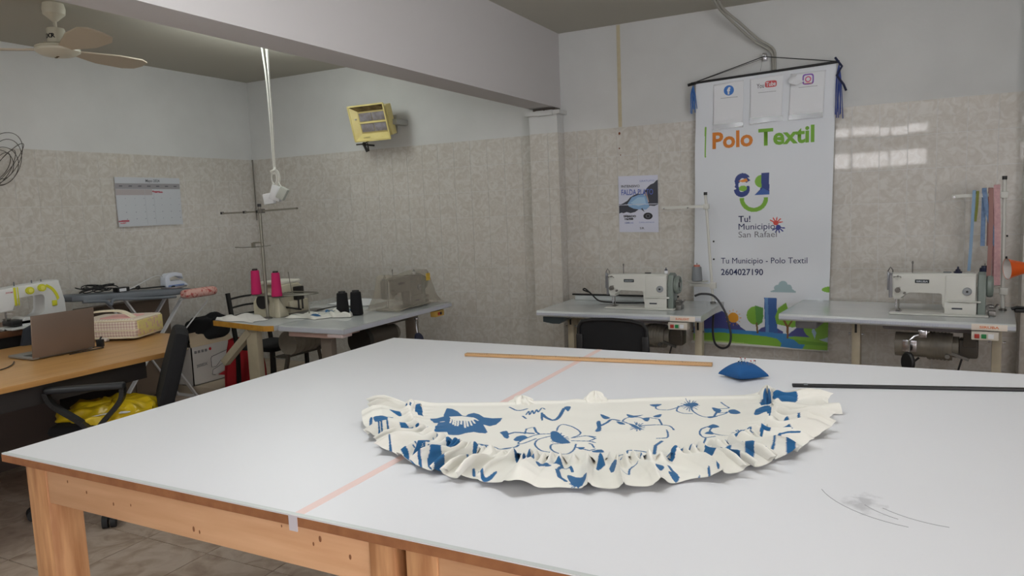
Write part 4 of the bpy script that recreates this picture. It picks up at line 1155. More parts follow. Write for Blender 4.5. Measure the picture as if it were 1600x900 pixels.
pt.line([(.66, .65), (.70, .70), (.76, .54)], .02, (196, 168, 156)); pt.disc((.74, .285), .11, (34, 34, 40), sc=(1.05, .55))
pt.disc((.74, .285), .055, (120, 120, 130), .042, sc=(1, .6))
grid_mesh('poster_sheet', np.stack([PX, np.full_like(PX, YB - .0065) - .003 * np.sin(s_ * PI) * np.sin(t_ * PI), PZ], 1), nu, nv, pt.C, print_mat('poster_print', .6), po)
fo = lambda x, z: np.full_like(np.asarray(x, dtype=float), YB - .0105)
pi2 = mat('poster_blue', (86, 104, 178), 0.6)
text('GRATUITO', 'lettering', pi2, po, (-1.615, 0, 1.625), (1, 0, -.02), (0, 0, 1), .012, .11, 0, .001, fo)
text('INTENSIVO', 'lettering', black_ink, po, (-1.755, 0, 1.590), (1, 0, -.02), (0, 0, 1), .018, .14, 0, .001, fo)
text('FALDA PLATO', 'lettering', pi2, po, (-1.755, 0, 1.535), (1, 0, -.02), (0, 0, 1), .040, .24, .015, .001, fo)
text('SÁBADO', 'lettering', black_ink, po, (-1.742, 0, 1.372), (1, 0, -.02), (0, 0, 1), .014, .095, .04, .001, fo)
text('16/08', 'lettering', black_ink, po, (-1.733, 0, 1.352), (1, 0, -.02), (0, 0, 1), .014, .065, .04, .001, fo)
text('10:00 HS', 'lettering', pi2, po, (-1.733, 0, 1.324), (1, 0, -.02), (0, 0, 1), .011, .065, 0, .001, fo)
text('CUPOS LIMITADOS', 'lettering', pi2, po, (-1.625, 0, 1.327), (1, 0, -.02), (0, 0, 1), .008, .115, 0, .001, fo)
text('SR', 'lettering', black_ink, po, (-1.62, 0, 1.28), (1, 0, -.02), (0, 0, 1), .016, .035, 0, .001, fo)

# measuring tapes over the guide arm of the right-hand stand
gA = at(tr, (1.10 - .12, .48, 1.44))
def mtape(name, lb, x, mm, pts, w):
    t = thing(name, lb, 'measuring tape', (x, gA.y - .006, 1.455))
    MB().strip(bez(pts, 8), (w, 0, 0), .0012).build('tape', mm, t); return t
G = (0, 0, 0)
mtape('measuring_tape', 'blue measuring tape hanging from the right thread stand', .478, mat('tape_blue', (112, 140, 176), 0.5, rgb2=(88, 114, 152), cscale=60), [(0, .012, -.30), (0, .012, 0), (0, 0, .010), (0, -.010, 0), (.015, -.012, -.10), (.045, -.012, -.22), (.06, -.010, -.30)], .022)
mtape('measuring_tape', 'pink measuring tape hanging from the right thread stand', .535, mat('tape_pink', (200, 158, 160), 0.5, rgb2=(180, 138, 142), cscale=60), [(.006, .014, -.50), (.004, .014, 0), (0, 0, .012), (0, -.014, 0), (.01, -.014, -.25), (.015, -.012, -.52)], .030)
mtape('measuring_tape', 'dull rose measuring tape hanging behind the pink one', .508, mat('tape_rose', (152, 112, 106), 0.6), [(.0, .018, -.3), (.0, .018, .0), (0, .002, .010), (0, -.018, 0), (.004, -.018, -.28), (-.002, -.016, -.56)], .022)
mtape('measuring_tape', 'short olive tape end hanging from the right thread stand', .445, mat('tape_olive', (118, 122, 44), 0.6), [(0, .010, -.02), (0, .010, 0), (0, 0, .010), (0, -.010, 0), (-.002, -.010, -.08), (-.008, -.010, -.16)], .014)
mtape('measuring_tape', 'pale blue narrow tape hanging lowest from the right thread stand', .420, mat('tape_pale_blue', (128, 156, 184), 0.6), [(0.01, .014, -.1), (.01, .014, 0), (.01, 0, .010), (.008, -.014, 0), (.004, -.012, -.16), (0, -.010, -.30), (-.006, -.010, -.44)], .016)

# orange desk lamp clamped to the end of the right table
dl = thing('desk_lamp', 'orange desk lamp with a chrome neck clamped to the end of the right sewing table', 'desk lamp', (.66, 4.80, .79))
ax = Vector((1, .25, .05)).normalized(); Q = Vector((0, 0, 1)).rotation_difference(ax).to_matrix().to_4x4()
M = Matrix.Translation((-.075, -.03, .245)) @ Q
o = MB().lathe([(.058, 0), (.056, .006), (.048, .03), (.036, .07), (.024, .10), (.016, .115), (.014, .13), (0, .13)], M=M, seg=32).build('lamp_shade', mat('orange_enamel', (226, 92, 22), 0.22, coat=.5), dl)
MB().lathe([(.056, .001), (.046, .03), (.034, .068), (.020, .098), (0, .098)], M=M, seg=32).build('shade_lining', mat('shade_white', (222, 216, 212), 0.5), o)
MB().cyl(M @ Vector((0, 0, .13)), M @ Vector((0, 0, .165)), .012).build('lamp_socket', chrome, dl)
MB().tube(bez([(.085, .012, .252), (.075, .012, .22), (.060, .012, .13), (.035, .012, .03), (.03, .012, .012)]), .0075).build('lamp_neck', chrome, dl)
m = MB(); m.box(-.03, .085, -.02, .04, .001, .022, .006); m.box(.02, .085, -.03, .04, .012, .05, .008); m.tube([(-.045, .0, .018), (-.02, 0, .03), (.02, 0, .026)], .008); m.tube([(.05, .0, .05), (.075, -.02, .04), (.10, -.02, .02), (.08, -.02, -.01)], .009)
m.build('clamp', black_plastic, dl)
MB().tube(bez([(.06, -.05, .02), (.065, -.05, -.03), (.045, -.04, -.13), (.05, -.04, -.24), (.09, -.04, -.34)]), .004).build('lamp_cord', black_plastic, dl)
# ------------------------------------------------------------------ left bay: ceiling fan
white_old = mat('aged_white_paint', (206, 202, 186), 0.4)
fan = thing('ceiling_fan', 'cream three-blade ceiling fan hanging at the top left', 'fan', (-4.34, 2.70, ZC))
MB().lathe([(.055, 0), (.062, -.03), (.058, -.06), (.03, -.085), (.014, -.10), (0, -.10)], seg=28).build('canopy', white_old, fan)
MB().cyl((0, 0, -.16), (0, 0, -.09), .010).build('down_rod', white_old, fan)
o = MB().lathe([(0, -.135), (.045, -.14), (.048, -.15), (.048, -.225), (.04, -.23), (0, -.23)], seg=28).build('motor_neck', white_old, fan)
for k, ch_ in enumerate('LUXOR'):
    a = math.radians(-118 + k * 17); c = Vector((.0488 * math.cos(a), .0488 * math.sin(a), -.20))
    text(ch_, 'lettering', black_ink, o, c, (-math.sin(a), math.cos(a), 0), (0, 0, 1), .024, None, .03, .0006, align='C')
MB().lathe([(0, -.228), (.09, -.232), (.115, -.245), (.118, -.252), (.112, -.256), (.118, -.260), (.117, -.272), (.09, -.290), (.05, -.30), (0, -.303)], seg=40).build('motor_housing', white_old, fan)
for (dx, dy) in ((.01, -.01), (-.02, .0)): MB().ball((dx, dy, -.302), .008, (1.6, 1, .5), seg=8).build('screw_cover', mat('dark_brass', (96, 78, 40), 0.4, .8), fan)
bm_ = mat('blade_beige', (196, 184, 164), 0.5)
for k, a in enumerate((94, 222, 350)):
    M = Matrix.Rotation(math.radians(a), 4, 'Z') @ Matrix.Rotation(math.radians(-9 if k != 2 else -14), 4, 'X')
    prof = [(.10, -.035), (.16, -.05), (.34, -.095), (.50, -.10), (.56, -.07), (.575, 0), (.56, .06), (.49, .09), (.30, .085), (.16, .045), (.10, .03)]
    o = MB().prism(prof, -.004, .004, 'z').build('blade', bm_, fan); o.matrix_local = Matrix.Translation((0, 0, -.262)) @ M
    b2 = MB().box(.05, .16, -.015, .015, .004, .009, .002).build('blade_bracket', white_old, o)

# hanging extension leads with three sockets
hl = thing('hanging_leads', 'bundle of white cables hanging from the ceiling with white socket blocks', 'cable', (-3.80, 3.80, 0))
wc = mat('white_cable', (222, 222, 216), 0.5)
for k, (dx, dy) in enumerate(((-.012, 0), (.0, .01), (.012, -.004))):
    MB().tube(bez([(dx * 3.2 - .01, dy, ZC), (dx * 1.4, dy, 2.45), (dx * 1.0 + .004, dy, 2.15), (dx * .6, dy * .6, 1.84), (dx * .5, dy, 1.80)]), .0055).build('lead', wc, hl)
m = MB()
for k in range(3):
    r = .03 + k * .008; m.tube([(r * math.cos(a) * .8, -.01 + k * .008, 1.745 + (r + .012) * math.sin(a)) for a in np.linspace(0, 2 * PI, 22)[:-1]], .0048, closed=True)
m.tube(bez([(0, 0, 1.82), (.02, -.02, 1.80), (-.015, -.02, 1.79), (.0, 0, 1.775)]), .008)
m.build('coil', wc, hl)
for k, (x, z, w_, h_, ry) in enumerate(((-.070, 1.605, .075, .075, -.12), (.012, 1.640, .078, .10, .35), (.078, 1.635, .055, .085, .55))):
    o = MB().box(-w_ / 2, w_ / 2, -.02, .02, -h_ / 2, h_ / 2, .004).build('socket_block', mat('socket_white', (226, 228, 232), 0.4) if k < 2 else mat('socket_old', (186, 190, 182), 0.5), hl)
    o.location = (x, -.01 * k, z); o.rotation_euler = (0, ry, .3)
    MB().tube([(x * .3, 0, 1.72), (x * .8, -.005 * k, z + h_ / 2)], .005).build('lead', wc, hl)

# infrared gas heater on the wall
he = thing('gas_heater', 'cream infrared gas heater tilted down on the rear wall', 'heater', (-3.847, 4.94, 2.222))
he.rotation_euler = (0, 0, 0)
T_ = Matrix.Rotation(math.radians(16), 4, 'X')
hy = mat('heater_cream', (226, 212, 148), 0.35, rgb2=(214, 198, 128), cscale=9); hd = mat('scorched', (70, 56, 34), 0.7, rgb2=(150, 130, 84), cscale=14)
W_, H_ = .182, .145
def place(o): o.matrix_local = T_; return o
m = MB()
m.prism([(-W_, -H_), (W_, -H_), (W_ - .035, -H_ + .055), (-W_ + .045, -H_ + .055)], -.002, .0, 'y')
# dished frame: four sloped panels running back to the burner plane
def quad(b, pts, th=.003):
    vs = [b.bm.verts.new(p) for p in pts]; n = (Vector(pts[1]) - Vector(pts[0])).cross(Vector(pts[2]) - Vector(pts[0])).normalized() * th
    v2 = [b.bm.verts.new(Vector(p) + n) for p in pts]; b.bm.faces.new(vs); b.bm.faces.new(v2[::-1])
    for i in range(4): b.bm.faces.new((vs[i], v2[i], v2[(i + 1) % 4], vs[(i + 1) % 4]))
m = MB(); ix0, ix1, iz0, iz1, dp = -W_ + .055, W_ - .022, -H_ + .055, H_ - .055, .055
quad(m, [(-W_, 0, -H_), (W_, 0, -H_), (ix1, dp, iz0), (ix0, dp, iz0)]); quad(m, [(-W_, 0, H_), (-W_, 0, -H_), (ix0, dp, iz0), (ix0, dp, iz1)]); quad(m, [(W_, 0, -H_), (W_, 0, H_), (ix1, dp, iz1), (ix1, dp, iz0)])
for a in ((-W_, -H_, W_, -H_), (-W_, H_, W_, H_), (-W_, -H_, -W_, H_), (W_, -H_, W_, H_)): m.bar((a[0], 0, a[1]), (a[2], 0, a[3]), .012, .010, up=(0, 1, 0))
place(m.build('reflector_frame', hy, he))
m = MB(); quad(m, [(W_, 0, H_), (-W_, 0, H_), (ix0, dp, iz1), (ix1, dp, iz1)]); place(m.build('scorched_hood', hd, he, label='soot-darkened upper reflector'))
m = MB(); m.box(-W_ + .012, W_ - .012, dp, dp + .07, -H_ + .02, H_ - .02, .006); place(m.build('rear_case', hy, he))
mid = (iz0 + iz1) / 2
place(MB().box(ix0, ix1, dp - .012, dp, iz0, iz1).build('burner_tray', mat('tray_cream', (190, 174, 118), 0.5), he))
for z0, z1 in ((iz0 + .012, mid - .010), (mid + .010, iz1 - .012)):
    for x0, x1 in ((ix0 + .012, (ix0 + ix1) / 2 - .003), ((ix0 + ix1) / 2 + .003, ix1 - .012)):
        place(MB().box(x0, x1, dp - .018, dp - .011, z0, z1, .002).build('ceramic_plaque', mat('ceramic_grey', (146, 142, 150), 0.8, bump=.3, bscale=600, rgb2=(120, 112, 112), cscale=25), he))
place(MB().bar((ix0, dp - .02, mid), (ix1, dp - .02, mid), .010, .014).build('divider', hy, he))
o = text('ORBIS', 'lettering', mat('brown_print', (110, 96, 60), 0.6), he, (-.095, -.0, -.0), (1, 0, 0), (0, 0, 1), .014, .065, .0, .0)
o.matrix_local = T_ @ Matrix.Translation((0, .008, -H_ + .020)) @ Matrix.Rotation(math.radians(-45), 4, 'X')
place(MB().cyl((-W_ + .035, .03, .035), (-W_ + .035, .012, .035), .006).build('pilot_knob', white_old, he))
m = MB(); m.box(W_ - .03, W_ + .03, .10, .26, -.02, .025, .004); m.box(-.06, .06, .13, .26, -.02, .02, .004); m.box(-.10, .10, .252, .259, -.08, .08, .002)
m.build('wall_bracket', mat('bracket_grey', (170, 170, 164), 0.4, .3), he)
m = MB(); m.cyl((-.24, .12, -.155), (-.17, .12, -.155), .006); m.ball((-.165, .13, -.155), .018, seg=12); m.cyl((-.165, .13, -.16), (-.15, .15, -.22), .012); m.cyl((-.13, .13, -.15), (-.135, .15, -.215), .007); m.tube(bez([(-.165, .13, -.15), (-.15, .17, -.13), (-.12, .2, -.1), (-.08, .2, -.06)]), .006); m.cyl((-.16, .13, -.16), (-.16, .258, -.16), .008)
m.build('gas_valve', mat('valve_black', (44, 42, 40), 0.5), he)

# calendar on the left wall
ca = thing('wall_calendar', 'printed month calendar sheet on the tiled left wall', 'calendar', (0, 0, 0))
nu, nv = 150, 110; s_, t_ = np.meshgrid(np.linspace(0, 1, nu), np.linspace(0, 1, nv), indexing='ij'); s_ = s_.ravel(); t_ = t_.ravel()
pt = Paint(np.stack([s_, t_], 1), (196, 200, 206))
pt.poly([(0, .76), (1, .76), (1, .88), (0, .88)], (150, 148, 152)); pt.poly([(0, .64), (.55, .64), (.55, .76), (0, .76)], (176, 168, 170))
for k in range(7):
    pt.line([(.06 + k * .14, .82), (.10 + k * .14, .82)], .014, (84, 84, 92))
    for r_ in range(4): pt.disc((.13 + k * .14, .15 + r_ * .14), .008, (140, 146, 160))
for k in range(8): pt.line([(k / 7, .02), (k / 7, .76)], .003, (178, 182, 190))
for k in range(6): pt.line([(0, .02 + k * .148), (1, .02 + k * .148)], .003, (178, 182, 190))
pt.line([(.56, .715), (.60, .70), (.64, .705), (.70, .695)], .03, (176, 84, 98)); pt.line([(.02, .11), (.14, .115)], .035, (176, 84, 98)); pt.line([(.03, .07), (.10, .075)], .02, (190, 120, 130))
Yc = (3.748 + .602 * s_) * t_ + (3.742 + .598 * s_) * (1 - t_); Zc_ = 1.842 * t_ + 1.445 * (1 - t_)
grid_mesh('calendar_sheet', np.stack([XL + .010 + .010 * (1 - t_) ** 3 + .004 * np.sin(s_ * 6) * (1 - t_), Yc, Zc_], 1), nu, nv, pt.C, print_mat('calendar_print', .7), ca)
text('Mayo 2024', 'lettering', mat('ink_grey', (80, 84, 92), .7), ca, (XL + .0125, 4.02, 1.805), (0, 1, 0), (0, 0, 1), .022, .13, .01, .0)

# coil of dark wire hooked on the left wall
cw = thing('wire_coil', 'loose coil of dark wire hanging on the left wall at the frame edge', 'wire', (XL + .03, 2.90, 1.93))
for k in range(7):
    r = .09 + .028 * (k % 4); cy, cz = random.uniform(-.04, .03), random.uniform(-.05, .03)
    MB().tube([(.004 * k + .006 * math.sin(a * 2 + k), cy + r * math.cos(a) * (1 - .1 * (k % 3)), cz + r * 1.1 * math.sin(a + .2 * k)) for a in np.linspace(0, 2 * PI, 40)[:-1]], .0022, 6, closed=True).build('loop', mat('dark_wire', (66, 60, 54), 0.6), cw)
MB().cyl((-.03, -.06, .10), (.03, -.06, .10), .004).build('nail', steel, cw)
# socket plate / corner conduit in the far corner
cd = struct(MB().cyl((XL + .02, YB - .02, 2.03), (XL + .02, YB - .02, 1.45), .006).build('trim_4', mat('corner_conduit', (120, 116, 108), 0.6), label='thin grey conduit in the far left corner'))

# ------------------------------------------------------------------ desk with laptop, case and office chair
wood = mat('desk_veneer', (196, 150, 92), 0.32, rgb2=(180, 132, 76), cscale=2.2, stretch=(14, 1, 14))
blk = mat('desk_black', (38, 34, 33), 0.6)
de = thing('desk', 'light wood veneer desk with black legs at the left', 'desk', (-4.2, 2.0, 0))
poly = [(-4.80, .9), (-4.80, 2.75), (-4.62, 3.12), (-4.17, 3.17), (-3.625, 2.80), (-3.64, .9)]
MB().prism([(x + 4.2, y - 2.0) for x, y in poly], .712, .74, 'z', .003).build('desktop', wood, de)
MB().box(.49, .52, -1.0, .60, .61, .712).build('front_rail', blk, de)
MB().box(-.55, .10, .70, .75, .02, .712).build('leg_panel', blk, de)
MB().box(-.55, .30, .69, .76, .0, .05, .01).build('foot', blk, de)
MB().box(-.5, -.47, -1.0, .68, .03, .712).build('modesty_panel', mat('dark_panel', (78, 66, 60), .6), de)
MB().box(-.2, .40, -1.0, -.94, .0, .712).build('leg_panel', blk, de)

lp = thing('laptop', 'open grey laptop seen from behind on the wooden desk', 'laptop', (-4.185, 2.455, .741), PI / 2)
# local x along the hinge (towards the room's rear), local y towards the keyboard side (-X of the room)
lm = mat('laptop_brown_grey', (128, 112, 100), 0.4, .3)
MB().box(-.175, .175, .0, .235, .002, .016, .003).build('laptop_base', mat('laptop_silver', (150, 150, 150), 0.35, .6), lp)
MB().box(-.155, .155, .02, .12, .016, .0175).build('keyboard', black_plastic, lp)
M = Matrix.Translation((0, -.004, .014)) @ Matrix.Rotation(math.radians(6), 4, 'X')
o = MB().box(-.178, .178, -.008, 0, 0, .238, .003, M=M).build('lid', lm, lp)
MB().box(-.168, .168, .0005, .0012, .012, .228, M=M).build('screen', black_plastic, o)
MB().cyl((-.14, -.002, .012), (.14, -.002, .012), .007).build('hinge', mat('hinge_grey', (120, 118, 116), 0.3, .7), lp)
MB().tube(bez([(.17, .0, .008), (.20, -.01, .01), (.21, -.04, .004), (.14, -.05, .004), (.0, -.05, .004)]), .003).build('power_lead', black_plastic, lp)
o = thing('black_plug', 'small black plug adaptor beside the laptop', 'plug', (-4.21, 2.69, .741), .4); MB().box(-.02, .02, -.012, .012, .001, .045, .004).build('plug_body', black_plastic, o); MB().cyl((0, 0, .045), (.005, .01, .06), .005).build('cord_stub', black_plastic, o)
o = thing('laptop_cable', 'thin dark cable lying on the near end of the desk', 'cable', (-4.1, 2.1, .745)); MB().tube(bez([(-.15, .12, 0), (-.05, .05, 0), (.02, -.05, 0), (.05, -.25, 0)]), .003).build('cord', black_plastic, o)

# gingham sewing case
gm = bpy.data.materials.new('pink_gingham'); gm.use_nodes = True; nt = gm.node_tree; b = nt.nodes['Principled BSDF']; b.inputs['Roughness'].default_value = .85
tc = nt.nodes.new('ShaderNodeTexCoord'); sp = nt.nodes.new('ShaderNodeSeparateXYZ'); nt.links.new(tc.outputs['Object'], sp.inputs[0]); prev = None
outs = []
for ax_ in ('X', 'Z'):
    mu = nt.nodes.new('ShaderNodeMath'); mu.operation = 'MULTIPLY'; mu.inputs[1].default_value = 55; nt.links.new(sp.outputs[ax_], mu.inputs[0])
    fr = nt.nodes.new('ShaderNodeMath'); fr.operation = 'FRACT'; nt.links.new(mu.outputs[0], fr.inputs[0]); gt = nt.nodes.new('ShaderNodeMath'); gt.operation = 'GREATER_THAN'; gt.inputs[1].default_value = .5; nt.links.new(fr.outputs[0], gt.inputs[0]); outs.append(gt)
ad = nt.nodes.new('ShaderNodeMath'); ad.operation = 'ADD'; nt.links.new(outs[0].outputs[0], ad.inputs[0]); nt.links.new(outs[1].outputs[0], ad.inputs[1])
dv = nt.nodes.new('ShaderNodeMath'); dv.operation = 'MULTIPLY'; dv.inputs[1].default_value = .5; nt.links.new(ad.outputs[0], dv.inputs[0])
mx = nt.nodes.new('ShaderNodeMixRGB'); nt.links.new(dv.outputs[0], mx.inputs[0]); mx.inputs[1].default_value = lin((222, 212, 196)) + (1,); mx.inputs[2].default_value = lin((188, 160, 152)) + (1,); nt.links.new(mx.outputs[0], b.inputs['Base Color'])
sb = thing('sewing_case', 'quilted pink gingham case with cream piping and yellow end on the desk', 'case', (-4.18, 2.91, .741), math.radians(25))
# local -x runs to the left along the front face, +y backwards
L_, D_, Hh = .40, .38, .135
MB().box(-L_, 0, 0, D_ * .86, .012, Hh, .028, seg=4).build('case_body', gm, sb)
floral = mat('yellow_floral', (214, 200, 132), 0.85, rgb2=(206, 170, 150), cscale=40, clow=.5, chigh=.6)
MB().box(-.012, .006, .02, D_ * .84, .02, Hh - .012, .010, seg=3).build('end_panel', floral, sb, label='yellow floral end panel')
MB().box(-.02, .004, .22, .325, .04, Hh - .01, .010).build('side_patch', mat('rose_print', (176, 128, 110), .85, rgb2=(206, 180, 150), cscale=45), sb)
MB().box(-.26, -.06, .05, .22, Hh - .004, Hh + .006, .004).build('top_panel', mat('rose_pink_cloth', (222, 172, 168), 0.85), sb)
cp = mat('cream_piping', (224, 214, 190), 0.8)
def rect_pipe(z, r, ins, name):
    pts = []
    for cx, cy, a0 in ((-.03, .03, -90), (-.03, D_ * .86 - .03, 0), (-L_ + .03, D_ * .86 - .03, 90), (-L_ + .03, .03, 180)):
        for q in range(0, 91, 30): a = math.radians(a0 + q); pts.append((cx + (.03 - ins) * math.cos(a), cy + (.03 - ins) * math.sin(a), z))
    MB().tube(pts, r, closed=True).build(name, cp, sb)
rect_pipe(Hh - .010, .006, .004, 'piping'); rect_pipe(.045 + .02, .004, -.001, 'zip'); rect_pipe(.018, .006, .004, 'piping')
MB().strip(bez([(-.36, .08, Hh), (-.33, .06, Hh + .035), (-.24, .05, Hh + .05), (-.12, .06, Hh + .045), (-.05, .08, Hh)]), (0, .04, 0), .010).build('handle', cp, sb)
MB().box(-.24, -.18, -.03, .01, .001, .022, .009, seg=3).build('corner_tag', mat('white_tag', (214, 206, 200), .8), sb)

# office chair with a yellow bag on the seat
oc = thing('swivel_chair', 'black swivel chair with armrests pulled up to the wooden desk', 'chair', (-3.66, 2.37, 0), math.atan2(-.6, -.8))
# local +x is the way the chair faces
MB().box(-.22, .24, -.23, .23, .42, .475, .03, seg=3).build('seat', black_fabric, oc)
prof = [(-.17, .50), (-.205, .54), (-.215, .66), (-.20, .84), (-.16, .905), (-.08, .925), (.08, .925), (.16, .905), (.20, .84), (.215, .66), (.205, .54), (.17, .50)]
m = MB(); m.prism(prof, -.035, .035, 'x', .02); o = m.build('backrest', black_fabric, oc); o.matrix_local = Matrix.Translation((-.25, -.01, 0)) @ Matrix.Rotation(math.radians(18), 4, 'Z') @ Matrix.Translation((0, 0, .5)) @ Matrix.Rotation(math.radians(-17), 4, 'Y') @ Matrix.Translation((0, 0, -.5))
MB().bar((-.29, 0, .60), (-.29, 0, .36), .07, .035, bev=.006).bar((-.30, 0, .38), (-.05, 0, .39), .07, .03, bev=.006).build('back_post', black_plastic, oc)
for sy in (1,):
    y = .27 * sy
    m = MB(); pts = bez([(.20, y, .665), (.17, y, .60), (.06, y, .51), (.0, y, .455), (-.06, y, .51), (-.14, y, .60), (-.155, y, .665)], 6)
    for a, b_ in zip(pts, pts[1:]): m.bar(a, b_, .04, .022)
    m.bar((-.0, y, .46), (.0, y * .75, .42), .08, .02); o = m.build('armrest', black_plastic, oc)
    MB().box(-.165, .20, y - .028, y + .028, .660, .690, .012, seg=3).build('arm_pad', mat('arm_pad', (40, 42, 46), 0.5), o)
MB().cyl((0, 0, .14), (0, 0, .42), .028).build('gas_column', black_plastic, oc)
for k in range(5):
    a = math.radians(k * 72 + 101); e = Vector((.40 * math.cos(a), .40 * math.sin(a), .085))
    o = MB().bar((0, 0, .12), e, .05, .035, bev=.006).build('leg', black_plastic, oc)
    m = MB(); t2 = Vector((-math.sin(a), math.cos(a), 0))
    for q in (-1, 1): c = Vector((e.x, e.y, .031)) + t2 * .018 * q; m.cyl(c - t2 * .012, c + t2 * .012, .031, seg=20)
    m.cyl((e.x, e.y, .04), (e.x, e.y, .10), .012); m.build('castor', dark_rubber, o)
yb_ = thing('yellow_bag', 'crumpled yellow plastic bag lying on the swivel chair seat', 'bag', (-3.66, 2.37, .477), .3)
nu, nv = 70, 40; a, b_ = np.meshgrid(np.linspace(0, 2 * PI, nu), np.linspace(.01, PI / 2, nv), indexing='ij'); a = a.ravel(); b_ = b_.ravel()
k_ = 1 + .10 * np.sin(a * 6 + 2 * b_) * np.sin(b_) + .05 * np.sin(a * 17 + 9 * b_)
V = np.stack([.245 * k_ * np.cos(a) * np.sin(b_) ** .7, .235 * k_ * np.sin(a) * np.sin(b_) ** .7, .002 + .055 * np.cos(b_) ** .6 * (1 + .35 * np.sin(a * 5 + 6 * b_) * np.sin(b_) + .15 * np.sin(a * 13))], 1)
V[:, 2] = np.maximum(V[:, 2], .002)
grid_mesh('bag_sheet', V, nu, nv, None, mat('yellow_plastic', (206, 176, 28), 0.3, bump=.5, bscale=24), yb_)
MB().strip(bez([(.05, -.20, .035), (.12, -.17, .045), (.18, -.10, .03)]), (.02, .04, 0), .004).build('white_label', paper, yb_)

# ------------------------------------------------------------------ left wall: home sewing machine on a brown table, dark chair, ironing board
bt = thing('brown_table', 'dark brown table against the left wall under the home sewing machine', 'table', (-5.18, 2.3, 0))
bw = mat('brown_wood', (112, 76, 52), 0.45, rgb2=(94, 62, 42), cscale=3, stretch=(10, 1, 10))
MB().box(-.28, .24, -1.2, .70, .785, .825, .004).build('tabletop', bw, bt)
for x in (-.24, .16):
    for y in (-1.15, .62): MB().box(x, x + .05, y, y + .05, 0, .785).build('leg', blk, bt)
MB().box(.16, .19, -1.1, .62, .68, .785).build('apron', blk, bt)
hm = thing('home_sewing_machine', 'white home sewing machine with yellow dials on the brown table', 'sewing machine', (-4.96, 2.575, .826), PI / 2)
hw = mat('home_white', (214, 216, 216), 0.35); yl = mat('lime_yellow', (206, 206, 52), 0.4)
body = [(-.03, 0), (.385, 0), (.378, .15), (.358, .282), (.345, .290), (-.045, .262), (-.055, .25), (-.052, .13), (-.04, .115), (.055, .118), (.066, .20), (.075, .208), (.23, .215), (.252, .205), (.258, .18), (.250, .10), (.235, .075), (.21, .062), (.145, .055), (.135, .05), (.13, .012), (-.03, .012)]
MB().prism(body, 0, .13, 'y', .010).build('body', hw, hm)
MB().cyl((.12, -.012, .034), (.12, .12, .034), .036, seg=24).build('free_arm_end', hw, hm)
MB().box(.02, .16, -.012, .10, .02, .058, .010).build('hook_cover', black_plastic, hm)
MB().box(-.01, .13, -.06, .08, .001, .014, .006).build('needle_tray', mat('tray_white', (196, 198, 198), .4), hm)
for x, z in ((.155, .238), (.232, .248)):
    o = MB().cyl((x, .0, z), (x, -.018, z), .024, seg=28).build('pattern_dial', yl, hm); MB().cyl((x, -.018, z), (x, -.022, z), .014).build('dial_cap', mat('lime_pale', (222, 222, 110), .4), o)
MB().box(.292, .325, -.006, .004, .118, .155, .004).build('reverse_button', yl, hm)
m = MB(); m.strip(bez([(.262, -.002, .262), (.30, -.002, .235), (.325, -.002, .195), (.335, -.002, .16)]), (.014, 0, .012), .004); m.build('stripe', yl, hm)
MB().box(.06, .076, -.003, .004, .15, .268, .003).box(.083, .090, -.003, .004, .15, .268, .003).build('thread_channel', yl, hm)
text('JANOME', 'lettering', mat('logo_red', (186, 66, 90), .5), hm, (.012, -.0008, .235), (1, 0, 0), (0, 0, 1), .009, .045, .02)
m = MB(); m.cyl((.025, .05, .055), (.025, .05, .125), .005); m.box(.012, .045, .03, .07, .062, .070, .002); m.bar((.025, .05, .10), (.06, .03, .10), .006, .006); m.build('needle_bar', steel, hm)
for x in (.10, .27, .21): MB().cyl((x, .06, .27), (x, .06, .30), .004).build('spool_pin', grey_plastic, hm)
o = thing('white_box', 'small white open box at the left frame edge on the brown table', 'box', (-4.98, 2.49, .826), 0)
m = MB(); m.box(-.03, .03, -.03, .03, .001, .006); 
for a in ((-.03, -.026, -.03, .03), (.026, .03, -.03, .03), (-.03, .03, -.03, -.026), (-.03, .03, .026, .03)): m.box(*a, .001, .045)
m.build('box_body', paper, o)

dc = thing('padded_chair', 'dark blue padded chair between the desk and the brown table', 'chair', (-4.74, 2.74, 0), math.radians(160))
navy_f = mat('navy_fabric', (34, 40, 50), 0.8, bump=.2, bscale=300)
# local +x faces the brown table
o = MB().prism([(-.16, .50), (-.19, .56), (-.20, .72), (-.17, .84), (-.12, .865), (.12, .865), (.17, .84), (.20, .72), (.19, .56), (.16, .50)], -.03, .03, 'x', .018).build('backrest', navy_f, dc)
MB().box(.03, .25, -.17, .17, .42, .48, .02).build('seat', navy_f, dc)
MB().bar((-.01, 0, .56), (.10, 0, .40), .05, .02).build('back_post', blk, dc)
MB().cyl((.13, 0, .06), (.13, 0, .42), .025).build('gas_column', blk, dc)
for k in range(5):
    a = k * 2 * PI / 5; MB().bar((.13, 0, .09), (.13 + .18 * math.cos(a), .18 * math.sin(a), .02), .04, .03).build('leg', blk, dc)

